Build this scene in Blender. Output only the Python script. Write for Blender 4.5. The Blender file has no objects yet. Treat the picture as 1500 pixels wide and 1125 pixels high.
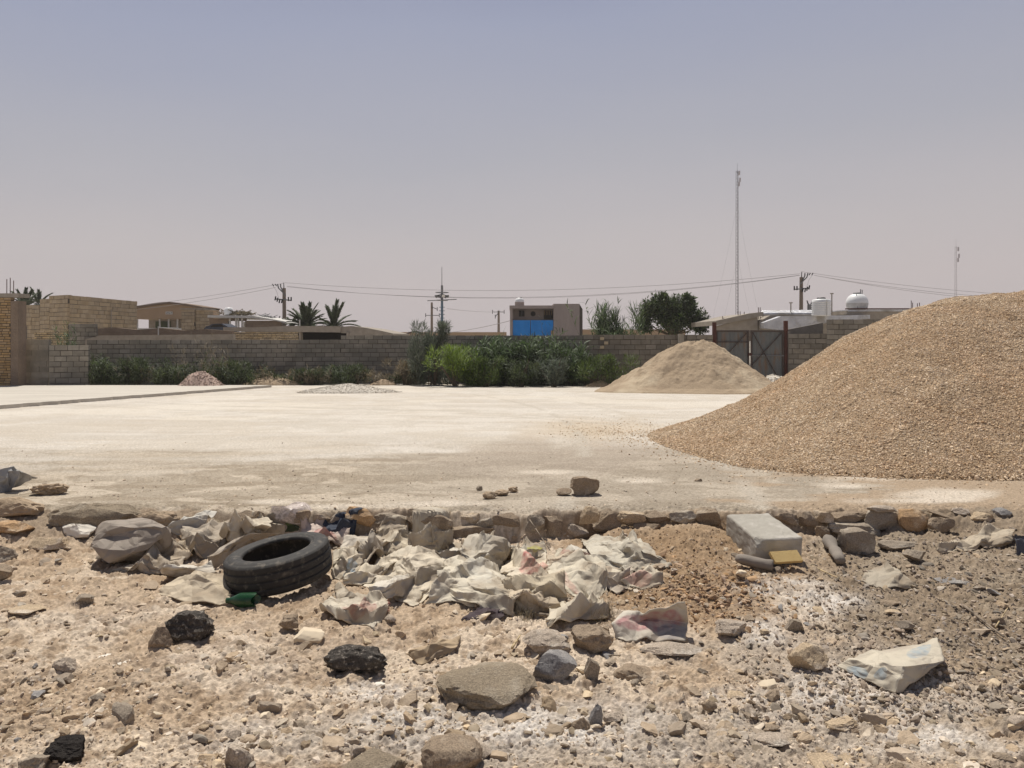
import bpy, bmesh, math, random
import numpy as np
from mathutils import Vector, Matrix
sc = bpy.context.scene
COL = sc.collection
# ------------------------------------------------------------------ camera, sky, sun, exposure
F = 1120.0            # focal length in photo pixels (1500 wide)
ZC = 1.3              # eye height above the edge of the yard
HOR = 495.0
cam_d = bpy.data.cameras.new('camera'); cam = bpy.data.objects.new('camera', cam_d); COL.objects.link(cam)
cam_d.sensor_width = 36; cam_d.lens = 36 * F / 1500
cam_d.shift_y = -(562.5 - HOR) / 1500
cam.location = (0, 0, ZC); cam.rotation_euler = (math.radians(90), 0, 0)
cam_d.clip_start = 0.05; cam_d.clip_end = 8000
sc.camera = cam
SUN_EL, SUN_AZ = math.radians(66), math.radians(-20)     # azimuth from +Y (ahead), negative = left
w = bpy.data.worlds.new('World'); sc.world = w; w.use_nodes = True
nt = w.node_tree; nt.nodes.clear()
def wn(t, **k):
    n = nt.nodes.new(t)
    for a, b in k.items(): setattr(n, a, b)
    return n
sky = wn('ShaderNodeTexSky', sky_type='NISHITA', sun_disc=False, sun_elevation=SUN_EL, sun_rotation=SUN_AZ,
         air_density=1.6, dust_density=6.0, ozone_density=1.5)
tc = wn('ShaderNodeTexCoord'); sp = wn('ShaderNodeSeparateXYZ'); ramp = wn('ShaderNodeValToRGB')
nt.links.new(tc.outputs['Generated'], sp.inputs[0])
nz = wn('ShaderNodeTexNoise'); nz.inputs['Scale'].default_value = 1.6; nz.inputs['Detail'].default_value = 3
mp = wn('ShaderNodeMapping'); mp.inputs['Scale'].default_value = (1, 1, 4)
nt.links.new(tc.outputs['Generated'], mp.inputs[0]); nt.links.new(mp.outputs[0], nz.inputs['Vector'])
ma = wn('ShaderNodeMath', operation='MULTIPLY_ADD'); ma.inputs[1].default_value = 0.09; 
nt.links.new(nz.outputs['Fac'], ma.inputs[0]); 
mb_ = wn('ShaderNodeMath', operation='MULTIPLY_ADD'); mb_.inputs[1].default_value = -0.05      # the dust hangs thicker to the right
nt.links.new(sp.outputs['X'], mb_.inputs[0]); nt.links.new(sp.outputs['Z'], mb_.inputs[2])
nt.links.new(mb_.outputs[0], ma.inputs[2]); nt.links.new(ma.outputs[0], ramp.inputs[0])
cr = ramp.color_ramp
cr.elements[0].position = 0.0; cr.elements[0].color = (.575, .515, .515, 1)
cr.elements[1].position = 1.0; cr.elements[1].color = (.04, .07, .14, 1)
for p_, c_ in ((.10, (.57, .512, .518, 1)), (.18, (.52, .482, .50, 1)), (.28, (.415, .412, .465, 1)), (.42, (.305, .332, .452, 1)), (.50, (.235, .265, .40, 1)), (.66, (.09, .115, .19, 1))):
    e = cr.elements.new(p_); e.color = c_
vm = wn('ShaderNodeVectorMath', operation='SCALE'); vm.inputs['Scale'].default_value = 10.0
nt.links.new(ramp.outputs[0], vm.inputs[0])
mx = wn('ShaderNodeMix', data_type='RGBA'); mx.inputs[0].default_value = 0.9
nt.links.new(sky.outputs[0], mx.inputs[6]); nt.links.new(vm.outputs[0], mx.inputs[7])
bg = wn('ShaderNodeBackground'); bg.inputs['Strength'].default_value = 0.1
wo = wn('ShaderNodeOutputWorld')
nt.links.new(mx.outputs[2], bg.inputs[0]); nt.links.new(bg.outputs[0], wo.inputs[0])
sl = bpy.data.lights.new('sun', 'SUN'); so = bpy.data.objects.new('sun', sl); COL.objects.link(so)
sl.energy = 5.0; sl.angle = math.radians(0.6); sl.color = (1, .95, .87)
sd = Vector((math.sin(SUN_AZ) * math.cos(SUN_EL), math.cos(SUN_AZ) * math.cos(SUN_EL), math.sin(SUN_EL)))
so.rotation_euler = (-sd).to_track_quat('-Z', 'Y').to_euler()
sc.view_settings.view_transform = 'Standard'; sc.view_settings.look = 'None'
sc.view_settings.exposure = 0.0; sc.view_settings.gamma = 1

# ------------------------------------------------------------------ numeric helpers
RNG = np.random.default_rng(7)
def h2(ix, iy, s=0, iz=0):
    n = (ix.astype(np.int64) * 374761393 + iy.astype(np.int64) * 668265263 + np.int64(s) * 362437 + np.asarray(iz).astype(np.int64) * 2147483647) & 0xffffffff
    n = ((n ^ (n >> 13)) * 1274126177) & 0xffffffff
    n = ((n ^ (n >> 15)) * 2246822519) & 0xffffffff
    return ((n ^ (n >> 16)) & 0xffffff) / float(0xffffff)
def vn(x, y, s=0):
    x = np.asarray(x, float); y = np.asarray(y, float)
    ix = np.floor(x); iy = np.floor(y); fx = x - ix; fy = y - iy
    fx = fx * fx * (3 - 2 * fx); fy = fy * fy * (3 - 2 * fy)
    a = h2(ix, iy, s); b = h2(ix + 1, iy, s); c = h2(ix, iy + 1, s); d = h2(ix + 1, iy + 1, s)
    return (a * (1 - fx) + b * fx) * (1 - fy) + (c * (1 - fx) + d * fx) * fy
def fbm(x, y, oct=4, s=0, g=.5):
    r = 0; a = 1; t = 0
    for o in range(oct):
        r = r + a * vn(x * 2 ** o + 17.3 * o, y * 2 ** o - 9.1 * o, s + o * 31); t += a; a *= g
    return r / t
def vn3(p, s=0):
    i = np.floor(p); f = p - i; f = f * f * (3 - 2 * f); r = 0
    for dx in (0, 1):
        for dy in (0, 1):
            for dz in (0, 1):
                wgt = (f[:, 0] if dx else 1 - f[:, 0]) * (f[:, 1] if dy else 1 - f[:, 1]) * (f[:, 2] if dz else 1 - f[:, 2])
                r = r + wgt * h2(i[:, 0] + dx, i[:, 1] + dy, s, i[:, 2] + dz)
    return r
def worley(x, y, s=0):
    ix = np.floor(x); iy = np.floor(y); best = np.full(np.shape(x), 9.); bid = np.zeros(np.shape(x))
    for dx in (-1, 0, 1):
        for dy in (-1, 0, 1):
            cx = ix + dx; cy = iy + dy
            px = cx + .1 + .8 * h2(cx, cy, s); py = cy + .1 + .8 * h2(cx, cy, s + 77)
            d = np.hypot(x - px, y - py); m = d < best
            best = np.where(m, d, best); bid = np.where(m, h2(cx, cy, s + 155), bid)
    return best, bid
def sstep(t): t = np.clip(t, 0, 1); return t * t * (3 - 2 * t)
def lerp(a, b, t): return a + (b - a) * t

# ------------------------------------------------------------------ the ground's height
def yard_z(y): return np.where(y > 6, np.maximum(-.025 * (y - 6), -.78), 0.)
def edge_y(x): return 5.75 + .09 * (vn(x * 2.6, x * 0, 12) - .5) + .10 * (fbm(x * .9, x * 0, 3, 5) - .5) + .05 * (vn(x * 7, x * 0, 9) - .5)
def gaus(x, y, cx, cy, rx, ry): return np.exp(-((x - cx) / rx) ** 2 - ((y - cy) / ry) ** 2)
def base_z(x, y):
    x = np.asarray(x, float); y = np.asarray(y, float)
    zl = -.21 + .05 * (fbm(x * .8, y * .8, 3, 2) - .5) + .14 * sstep((x - 2.2) / 1.8) * sstep((y - 3.6) / 1.6) + .05 * sstep((-x - 1.5) / 2) 
    zl = zl + .09 * gaus(x, y, 1.05, 4.75, .42, .38) + .16 * gaus(x, y, 1.28, 5.5, .38, .34)        # heaps of brown earth by the step
    for hx_, hy_, hr_, hh_ in ((-1.35, 5.56, .22, .05), (-.35, 5.58, .2, .05), (.35, 5.56, .2, .04), (.78, 5.58, .2, .10), (2.05, 5.58, .2, .07), (2.75, 5.56, .22, .05), (-2.3, 5.55, .4, .12)): zl = zl + hh_ * gaus(x, y, hx_, hy_, hr_, .17)
    ye = edge_y(x)
    wd = .08 + .09 * vn(x * 2.1, x * 0, 14) + .50 * sstep((-x - 2.15) / .5) + .45 * sstep((x - 3.1) / .6)
    t = sstep((y - (ye - wd)) / wd)
    return zl + (yard_z(y) - zl) * t
def ground_z(x, y):
    x = np.asarray(x, float); y = np.asarray(y, float)
    z = base_z(x, y)
    ye = edge_y(x); yard = sstep((y - ye + .12) / .2)
    rough = lerp(1., .10, sstep((y - ye + .02) / .45)) * np.clip(2.2 - y / 5, .12, 1) 
    rough = np.where(y > 7.5, rough * .5, rough)
    near = y < 9
    d = np.zeros(np.shape(x))
    xs, ys = x[near], y[near]
    if xs.size:
        q = .045 * (fbm(xs * 3, ys * 3, 4, 11) - .5)
        wx = xs + .03 * (vn(xs * 14, ys * 14, 3) - .5); wy = ys + .03 * (vn(xs * 14 + 5, ys * 14, 4) - .5)
        clod = fbm(xs * 2.2, ys * 2.2, 2, 40)
        for k, (sc_, amp, th) in enumerate(((8., .014, .66), (19., .0075, .5), (44., .0042, .35))):
            f1, idd = worley(wx * sc_, wy * sc_, 60 + k)
            r = .3 + .45 * idd
            q = q + amp * np.clip(1 - (f1 / r) ** 1.6, 0, 1) * (idd > th - .3 * (clod - .5) * 2) * (.5 + idd)
        q = q + .042 * (fbm(wx * 9, wy * 9, 5, 22, .6) - .5) - .014 * np.abs(fbm(xs * 26, ys * 26, 3, 21) - .5) * 2 + .011 * (vn(xs * 70, ys * 70, 23) - .5) + .006 * (vn(xs * 150, ys * 150, 8) - .5)
        d[near] = q
    far = ~near
    d[far] = .03 * (fbm(x[far] * 1.2, y[far] * 2.4, 4, 11) - .5)
    return z + d * rough

def project(p):   # world -> photo px
    p = np.asarray(p, float)
    return 750 + F * p[..., 0] / p[..., 1], HOR - F * (p[..., 2] - ZC) / p[..., 1]
def P(px, py, Y): # photo px at depth Y -> world
    return np.array([(px - 750) / F * Y, Y, ZC + (HOR - py) / F * Y])
def G(px, py, h=0.0, zf=None):
    """where the ray through px,py meets the ground (raised by h)"""
    u = (px - 750) / F; v = (py - HOR) / F; Y = 4.0
    lo, hi = 1.0, 60.0
    for _ in range(50):
        m = .5 * (lo + hi)
        zg = float(base_z(np.array([u * m]), np.array([m]))[0]) + h
        if ZC - v * m > zg: lo = m
        else: hi = m
    return np.array([u * lo, lo, ZC - v * lo])

# ------------------------------------------------------------------ object helpers
BASE = {}
def set_kind(o, kind): o['kind'] = kind; return o
def tag(o, label=None, cat=None, group=None, kind=None):
    if label: o['label'] = label
    if cat: o['category'] = cat
    if group: o['group'] = group
    if kind: o['kind'] = kind
    return o
def raw_mesh(name, V, Fc, smooth=False):
    me = bpy.data.meshes.new(name); V = np.asarray(V, float)
    if isinstance(Fc, np.ndarray) and Fc.dtype != object:
        n, k = Fc.shape
        me.vertices.add(len(V)); me.vertices.foreach_set('co', V.ravel())
        me.loops.add(n * k); me.loops.foreach_set('vertex_index', Fc.ravel().astype(np.int32))
        me.polygons.add(n); me.polygons.foreach_set('loop_start', np.arange(0, n * k, k, dtype=np.int32))
        me.update(calc_edges=True); me.validate()
    else:
        me.from_pydata([tuple(v) for v in V], [], [tuple(int(i) for i in f) for f in Fc]); me.update()
    me.polygons.foreach_set('use_smooth', np.full(len(me.polygons), smooth))
    return me
def thing(name, base, label, cat, group=None):
    o = bpy.data.objects.new(name, None); COL.objects.link(o); o.empty_display_size = .1
    o.location = [float(c) for c in base]; BASE[o.name] = np.array(base, float)
    tag(o, label, cat, group); return o
def part(name, V, Fc, mat, parent, smooth=False, label=None, kind=None):
    b = BASE[parent.name]
    o = bpy.data.objects.new(name, raw_mesh(name, np.asarray(V, float) - b, Fc, smooth)); COL.objects.link(o)
    if mat: o.data.materials.append(mat)
    o.parent = parent; BASE[o.name] = b
    if label: o['label'] = label
    if kind: o['kind'] = kind
    return o
def solo(name, V, Fc, mat, label=None, cat=None, group=None, kind=None, smooth=False, base=None):
    V = np.asarray(V, float)
    if base is None:
        base = [(V[:, 0].min() + V[:, 0].max()) / 2, (V[:, 1].min() + V[:, 1].max()) / 2, V[:, 2].min()]
    base = np.array(base, float)
    o = bpy.data.objects.new(name, raw_mesh(name, V - base, Fc, smooth)); COL.objects.link(o)
    if mat: o.data.materials.append(mat)
    o.location = base; BASE[o.name] = base
    tag(o, label, cat, group, kind); return o
class MB:
    def __init__(s): s.V = []; s.F = []
    def add(s, V, Fc):
        n = len(s.V); s.V.extend([tuple(map(float, v)) for v in V]); s.F.extend([tuple(int(i) + n for i in f) for f in Fc]); return s
    def box(s, x0, x1, y0, y1, z0, z1):
        return s.add([(x0, y0, z0), (x1, y0, z0), (x1, y1, z0), (x0, y1, z0), (x0, y0, z1), (x1, y0, z1), (x1, y1, z1), (x0, y1, z1)],
              [(0, 3, 2, 1), (4, 5, 6, 7), (0, 1, 5, 4), (1, 2, 6, 5), (2, 3, 7, 6), (3, 0, 4, 7)])
    def obox(s, c, ax, ay, az, tl=0):
        c, ax, ay, az = map(np.asarray, (c, ax, ay, az)); V = []
        for k in (-1, 1):
            for i, j in ((-1, -1), (1, -1), (1, 1), (-1, 1)): V.append(c + ax * i + ay * j + az * k)
        return s.add(V, [(0, 3, 2, 1), (4, 5, 6, 7), (0, 1, 5, 4), (1, 2, 6, 5), (2, 3, 7, 6), (3, 0, 4, 7)])
    def tube(s, p0, p1, r0, r1=None, n=8, cap=True):
        p0 = np.asarray(p0, float); p1 = np.asarray(p1, float); r1 = r0 if r1 is None else r1
        d = p1 - p0; d = d / (np.linalg.norm(d) + 1e-9)
        a = np.cross(d, [0, 0, 1.]) if abs(d[2]) < .9 else np.cross(d, [1., 0, 0]); a /= np.linalg.norm(a); b = np.cross(d, a)
        V = []
        for p, r in ((p0, r0), (p1, r1)):
            for k in range(n):
                t = 2 * math.pi * k / n; V.append(p + r * (math.cos(t) * a + math.sin(t) * b))
        Fc = [(k, (k + 1) % n, n + (k + 1) % n, n + k) for k in range(n)]
        if cap: Fc += [tuple(range(n - 1, -1, -1)), tuple(range(n, 2 * n))]
        return s.add(V, Fc)
    def path(s, pts, r, n=6):
        for a, b in zip(pts[:-1], pts[1:]): s.tube(a, b, r, r, n, cap=False)
        return s
    def lathe(s, c, prof, n=24, squash=1.):
        c = np.asarray(c, float); V = []; m = len(prof)
        for r, z in prof:
            for k in range(n):
                t = 2 * math.pi * k / n; V.append(c + np.array([r * math.cos(t), r * math.sin(t) * squash, z]))
        Fc = []
        for i in range(m - 1):
            for k in range(n):
                k2 = (k + 1) % n; Fc.append((i * n + k, i * n + k2, (i + 1) * n + k2, (i + 1) * n + k))
        return s.add(V, Fc)
    def prism(s, poly, y0, y1):      # poly in x,z ; extruded along y
        n = len(poly); V = [(x, y0, z) for x, z in poly] + [(x, y1, z) for x, z in poly]
        Fc = [tuple(range(n)), tuple(range(2 * n - 1, n - 1, -1))] + [(k, n + k, n + (k + 1) % n, (k + 1) % n) for k in range(n)]
        return s.add(V, Fc)
    def part(s, name, mat, parent, smooth=False, **k): return part(name, s.V, s.F, mat, parent, smooth, **k)
    def solo(s, name, mat, label=None, cat=None, group=None, smooth=False, **k): return solo(name, s.V, s.F, mat, label, cat, group, smooth=smooth, **k)

# ------------------------------------------------------------------ materials
def pmat(name, c1, c2=None, scale=8., rough=.9, bump=.3, bscale=60., bdist=.01, island=0., spec=.2, c3=None, s3=1.5, metal=0., detail=6., attr=None, f3=(.5, .65), coord='Object', stretch=None):
    m = bpy.data.materials.new(name); m.use_nodes = True; t = m.node_tree; N = t.nodes; L = t.links
    b = N['Principled BSDF']; b.inputs['Roughness'].default_value = rough; b.inputs['Specular IOR Level'].default_value = spec; b.inputs['Metallic'].default_value = metal
    tcn = N.new('ShaderNodeTexCoord'); vec = tcn.outputs['Object' if coord == 'World' else coord]
    if coord == 'World':
        g = N.new('ShaderNodeNewGeometry'); vec = g.outputs['Position']
    if stretch:
        mpn = N.new('ShaderNodeMapping'); mpn.inputs['Scale'].default_value = stretch; L.new(vec, mpn.inputs[0]); vec = mpn.outputs[0]
    def noise(s, d=detail, r=.6):
        n = N.new('ShaderNodeTexNoise'); n.inputs['Scale'].default_value = s; n.inputs['Detail'].default_value = d; n.inputs['Roughness'].default_value = r; L.new(vec, n.inputs['Vector']); return n
    def mixc(f, a, bb, mode='MIX'):
        x = N.new('ShaderNodeMix'); x.data_type = 'RGBA'; x.blend_type = mode
        for i, v in ((0, f), (6, a), (7, bb)):
            if isinstance(v, (int, float)): x.inputs[i].default_value = v
            elif isinstance(v, tuple): x.inputs[i].default_value = v if len(v) == 4 else v + (1,)
            else: L.new(v, x.inputs[i])
        return x.outputs[2]
    def mr(v, a, bb, c=0., d=1.):
        x = N.new('ShaderNodeMapRange'); L.new(v, x.inputs[0])
        for i, q in zip((1, 2, 3, 4), (a, bb, c, d)): x.inputs[i].default_value = q
        return x.outputs[0]
    if attr:
        a = N.new('ShaderNodeAttribute'); a.attribute_name = attr; base = a.outputs['Color']
        n1 = noise(scale); base = mixc(1., base, mixc(mr(n1.outputs['Fac'], .3, .7), c1, c2 or c1), 'MULTIPLY')
    else:
        n1 = noise(scale); base = mixc(mr(n1.outputs['Fac'], .32, .68), c1, c2 or tuple(x * .75 for x in c1))
    if c3:
        n3 = noise(s3, 5.); base = mixc(mr(n3.outputs['Fac'], *f3), base, c3)
    if c3 and bump >= .5 and coord == 'Object':
        ns = noise(150., 3.); base = mixc(.85, base, mixc(mr(ns.outputs['Fac'], .35, .65), (.62, .62, .62), (1.25, 1.25, 1.25)), 'MULTIPLY')
    if island:
        g = N.new('ShaderNodeNewGeometry')
        hs = N.new('ShaderNodeHueSaturation'); L.new(base, hs.inputs['Color'])
        L.new(mr(g.outputs['Random Per Island'], 0, 1, 1 - island, 1 + island), hs.inputs['Value'])
        w2 = N.new('ShaderNodeMath'); w2.operation = 'MULTIPLY'; w2.inputs[1].default_value = 7.31; L.new(g.outputs['Random Per Island'], w2.inputs[0])
        w3 = N.new('ShaderNodeMath'); w3.operation = 'FRACT'; L.new(w2.outputs[0], w3.inputs[0])
        L.new(mr(w3.outputs[0], 0, 1, 1 - island * .6, 1 + island * .5), hs.inputs['Saturation'])
        base = hs.outputs[0]
    L.new(base, b.inputs['Base Color'])
    if bump:
        nb = noise(bscale, 9. if c3 else 5., .72 if c3 else .65); bn = N.new('ShaderNodeBump'); bn.inputs['Strength'].default_value = bump; bn.inputs['Distance'].default_value = bdist
        L.new(nb.outputs['Fac'], bn.inputs['Height']); L.new(bn.outputs[0], b.inputs['Normal'])
    return m
def leafmat(name, c, c2, var=.35, trans=.25):
    m = pmat(name, c, c2, scale=1.2, rough=.6, bump=0, island=var, spec=.3, coord='World')
    t = m.node_tree; b = t.nodes['Principled BSDF']; out = t.nodes['Material Output']
    tr = t.nodes.new('ShaderNodeBsdfTranslucent'); ms = t.nodes.new('ShaderNodeMixShader'); ms.inputs[0].default_value = trans
    src = b.inputs['Base Color'].links[0].from_socket; t.links.new(src, tr.inputs[0])
    t.links.new(b.outputs[0], ms.inputs[1]); t.links.new(tr.outputs[0], ms.inputs[2]); t.links.new(ms.outputs[0], out.inputs[0]); return m
M = {}
M['ground'] = pmat('ground_earth', (1.28, 1.26, 1.24), (.74, .72, .69), scale=45, rough=.95, bump=.9, bscale=160, bdist=.006, attr='Col', coord='World', detail=8)
M['gravel'] = pmat('gravel_chip', (.65, .49, .33), (.51, .38, .245), scale=3, rough=.9, bump=.3, bscale=150, bdist=.004, island=.24, coord='World', c3=(.66, .54, .39), s3=.8, f3=(.45, .7))
M['gravelbase'] = pmat('gravel_bed', (.46, .33, .21), (.30, .21, .13), scale=32, rough=.95, bump=1., bscale=45, bdist=.03, coord='World')
M['sand'] = pmat('heap_sand', (.39, .30, .205), (.31, .235, .158), scale=2.5, rough=.95, bump=.6, bscale=14, bdist=.05, coord='World', c3=(.50, .41, .29), s3=.6, f3=(.5, .62))
M['pebble'] = pmat('pebble', (.60, .50, .385), (.46, .36, .26), scale=60, rough=.9, bump=.3, bscale=200, bdist=.002, island=.4, coord='World')
M['pebdark'] = pmat('pebble_dark', (.27, .215, .165), (.37, .30, .235), scale=60, rough=.9, bump=.3, bscale=200, bdist=.002, island=.4, coord='World')
M['fragment'] = pmat('stone_fragment', (.55, .46, .345), (.36, .285, .20), scale=25, rough=.9, bump=.6, bscale=120, bdist=.004, island=.45, coord='World')
M['fragdark'] = pmat('dark_fragment', (.22, .18, .135), (.34, .28, .21), scale=25, rough=.9, bump=.6, bscale=120, bdist=.004, island=.45, coord='World')
M['halfburied'] = pmat('half_buried_stone', (.44, .345, .245), (.32, .245, .17), scale=25, rough=.9, bump=.9, bscale=90, bdist=.008, island=.25, coord='World')
M['shard'] = pmat('clay_shard', (.42, .285, .175), (.30, .20, .12), scale=30, rough=.9, bump=.3, bscale=120, bdist=.003, island=.32, coord='World')
M['stone_tan'] = pmat('tan_stone', (.50, .39, .26), (.36, .27, .18), scale=9, bump=.7, bscale=40, bdist=.012, c3=(.62, .53, .42), s3=5)
M['stone_orange'] = pmat('ochre_stone', (.46, .29, .15), (.36, .24, .14), scale=8, bump=.6, bscale=35, bdist=.012, c3=(.55, .43, .30), s3=6)
M['stone_grey'] = pmat('grey_stone', (.34, .28, .215), (.25, .205, .155), scale=10, bump=.7, bscale=45, bdist=.012, c3=(.46, .40, .32), s3=5)
M['stone_brown'] = pmat('brown_stone', (.33, .255, .18), (.24, .18, .125), scale=9, bump=.8, bscale=38, bdist=.014, c3=(.44, .36, .27), s3=5)
M['stone_slate'] = pmat('blue_grey_stone', (.20, .19, .185), (.29, .27, .25), scale=9, bump=.5, bscale=45, bdist=.008, c3=(.36, .33, .29), s3=7)
M['stone_black'] = pmat('black_slag', (.075, .066, .058), (.14, .12, .10), scale=26, bump=1., bscale=70, bdist=.022, c3=(.42, .37, .31), s3=55, f3=(.56, .66))
M['stone_char'] = pmat('charcoal_lump', (.022, .018, .016), (.045, .038, .032), scale=20, bump=1., bscale=50, bdist=.03)
M['stone_white'] = pmat('white_plaster', (.74, .69, .60), (.62, .56, .47), scale=8, bump=.4, bscale=50, bdist=.006)
M['stone_cream'] = pmat('cream_tile', (.64, .54, .40), (.56, .46, .33), scale=8, bump=.25, bscale=60, bdist=.004)
M['stone_salt'] = pmat('salt_crusted_stone', (.46, .38, .30), (.33, .27, .21), scale=14, bump=.8, bscale=55, bdist=.012, c3=(.56, .50, .42), s3=9, f3=(.52, .7))
M['stone_weather'] = pmat('weathered_slab', (.36, .29, .205), (.27, .215, .15), scale=14, bump=1., bscale=50, bdist=.02, c3=(.44, .37, .28), s3=7)
M['earth'] = pmat('dry_earth', (.46, .35, .24), (.34, .255, .17), scale=14, bump=1., bscale=45, bdist=.02)
M['rubble'] = pmat('pink_rubble', (.42, .31, .26), (.33, .25, .20), scale=6, bump=.6, bscale=30, bdist=.03, island=.35, coord='World')
M['pale_gravel'] = pmat('pale_gravel', (.56, .51, .43), (.46, .41, .34), scale=14, bump=.5, bscale=30, bdist=.02, island=.35, coord='World')
M['block_grey'] = pmat('cement_block', (.315, .285, .235), (.24, .215, .175), scale=5, bump=.5, bscale=40, bdist=.01, island=.16, coord='World', c3=(.19, .175, .145), s3=.6, f3=(.46, .62))
M['mortar'] = pmat('mortar', (.10, .085, .068), (.08, .068, .055), scale=5, bump=.5, bscale=30)
M['block_mid'] = pmat('shade_toned_block', (.235, .21, .17), (.18, .16, .13), scale=5, bump=.5, bscale=40, bdist=.01, island=.18, coord='World', c3=(.15, .135, .11), s3=.6, f3=(.46, .62))  # cement block with its colour darkened to offset the sun these walls catch
M['block_dark'] = pmat('dark_cement_block', (.20, .18, .155), (.16, .145, .125), scale=5, bump=.5, bscale=40, island=.12, coord='World')
M['block_beige'] = pmat('beige_block', (.41, .325, .215), (.32, .25, .165), scale=3, bump=.4, bscale=20, bdist=.02, island=.13, coord='World')
M['brick_yellow'] = pmat('yellow_brick', (.42, .285, .145), (.31, .21, .11), scale=6, bump=.4, bscale=30, island=.2, coord='World')
M['brick_tan'] = pmat('tan_brick', (.52, .42, .27), (.40, .31, .19), scale=6, bump=.4, bscale=30, island=.25, coord='World')
M['mud'] = pmat('mud_wall', (.27, .205, .15), (.20, .15, .11), scale=2, bump=.8, bscale=9, bdist=.05, coord='World')
M['concrete'] = pmat('concrete', (.36, .315, .26), (.27, .235, .19), scale=3, bump=.4, bscale=25, coord='World')
M['concrete_pale'] = pmat('pale_concrete', (.38, .355, .305), (.32, .295, .25), scale=12, bump=.45, bscale=90, bdist=.004, c3=(.43, .40, .35), s3=5, f3=(.5, .6))
M['slab'] = pmat('pale_slab', (.535, .49, .42), (.45, .41, .35), scale=1.2, bump=.4, bscale=20, bdist=.01, coord='World', stretch=(.4, 1.6, 1), rough=.95)
M['fascia'] = pmat('beige_cladding', (.40, .285, .185), (.35, .25, .16), scale=1, bump=.2, bscale=10, coord='World')
M['fascia_dark'] = pmat('brown_trim', (.20, .145, .10), (.16, .115, .08), scale=1, bump=0)
M['render'] = pmat('pinkish_render', (.37, .31, .275), (.32, .265, .235), scale=1.5, bump=.2, bscale=14, coord='World', stretch=(1, 1, .25))
M['blue'] = pmat('blue_sheet', (.015, .26, .72), (.012, .21, .60), scale=1.5, bump=.1, rough=.5, coord='World')
M['bluepole'] = pmat('blue_grey_paint', (.09, .16, .23), (.12, .16, .19), scale=2, bump=0, rough=.6)
M['dark'] = pmat('interior_shade', (.02, .017, .015), (.03, .025, .02), bump=0)  # near-black colour standing in for the shade of interiors
M['white'] = pmat('white_plastic', (.78, .78, .76), (.72, .72, .70), bump=0, rough=.45, spec=.4)
M['whitedull'] = pmat('white_paint', (.62, .60, .56), (.5, .48, .44), scale=4, bump=.1)
M['lid'] = pmat('black_lid', (.03, .03, .03), bump=0, rough=.5)
M['foil'] = pmat('foil_roofing', (.62, .62, .63), (.45, .45, .46), scale=3, bump=1., bscale=6, bdist=.05, rough=.42, metal=.55, coord='World', c3=(.35, .33, .3), s3=1.3)
M['foilroll'] = M['foil']
M['gate'] = pmat('grey_sheet_metal', (.17, .18, .18), (.22, .225, .22), scale=2, bump=.1, rough=.55, metal=.2, coord='World', stretch=(3, 3, .5), c3=(.22, .16, .12), s3=2.)
M['rust'] = pmat('rusty_red_steel', (.10, .038, .028), (.07, .032, .025), scale=4, bump=.2, rough=.8)
M['darksteel'] = pmat('dark_steel', (.07, .055, .048), (.09, .07, .06), scale=4, bump=.1, rough=.7)
M['steel'] = pmat('dull_steel', (.20, .20, .20), (.15, .15, .15), bump=0, rough=.6)
M['mast'] = pmat('mast_steel', (.085, .08, .085), (.11, .10, .10), bump=0, rough=.6)
M['mastfar'] = pmat('haze_pale_steel', (.42, .39, .40), (.36, .33, .34), bump=0, rough=.6)  # distant haze painted into the far mast's colour; antennas share it
M['wood'] = pmat('grey_pole_wood', (.24, .19, .15), (.17, .135, .105), scale=3, bump=.3, coord='World', stretch=(4, 4, .4))
M['wire'] = pmat('wire', (.30, .28, .28), (.34, .32, .32), bump=0)
M['bark'] = pmat('bark', (.16, .12, .085), (.11, .085, .06), scale=8, bump=.6, bscale=20)
M['leaf_tree'] = leafmat('tree_leaf', (.045, .072, .025), (.085, .11, .042), .6)
M['leaf_palm'] = leafmat('palm_leaf', (.075, .10, .05), (.11, .13, .075), .35)
M['leaf_reed'] = leafmat('reed_leaf', (.062, .10, .040), (.11, .145, .066), .65)
M['leaf_weed'] = leafmat('weed_leaf', (.055, .080, .032), (.09, .11, .047), .6)
M['leaf_dry'] = leafmat('dry_stalk', (.23, .185, .12), (.17, .14, .085), .4)
M['leaf_tam'] = leafmat('tamarisk_leaf', (.115, .14, .10), (.16, .18, .13), .5)
M['leaf_bright'] = leafmat('bright_leaf', (.17, .25, .04), (.21, .28, .06), .5)
M['leaf_mid'] = leafmat('mid_leaf', (.075, .115, .028), (.11, .15, .04), .5)
M['rubber'] = pmat('tyre_rubber', (.026, .024, .022), (.044, .040, .035), scale=14, bump=.4, bscale=70, bdist=.004, rough=.72, spec=.35, c3=(.15, .128, .10), s3=22, f3=(.54, .75))
M['strap'] = pmat('dark_cloth', (.045, .052, .070), (.075, .08, .10), scale=10, bump=.3, bscale=120, bdist=.003)
M['sponge'] = pmat('yellow_foam', (.66, .49, .22), (.60, .43, .19), scale=20, bump=.6, bscale=120, bdist=.004)
M['clayroll'] = pmat('grey_worn_clay', (.25, .215, .18), (.19, .165, .14), scale=10, bump=.4, bscale=60, bdist=.006)
M['purple'] = pmat('dark_purple_rag', (.085, .06, .065), (.12, .09, .09), bump=.4, bscale=80)
M['straw'] = pmat('straw', (.52, .41, .24), (.42, .32, .19), bump=.1)
M['stick'] = pmat('grey_stick', (.26, .21, .16), (.20, .16, .12), scale=12, bump=.4)
M['thread'] = pmat('frayed_thread', (.66, .57, .43), (.55, .46, .33), bump=0)
M['thread_red'] = pmat('frayed_red_thread', (.36, .17, .13), (.45, .24, .19), bump=0)
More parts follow.
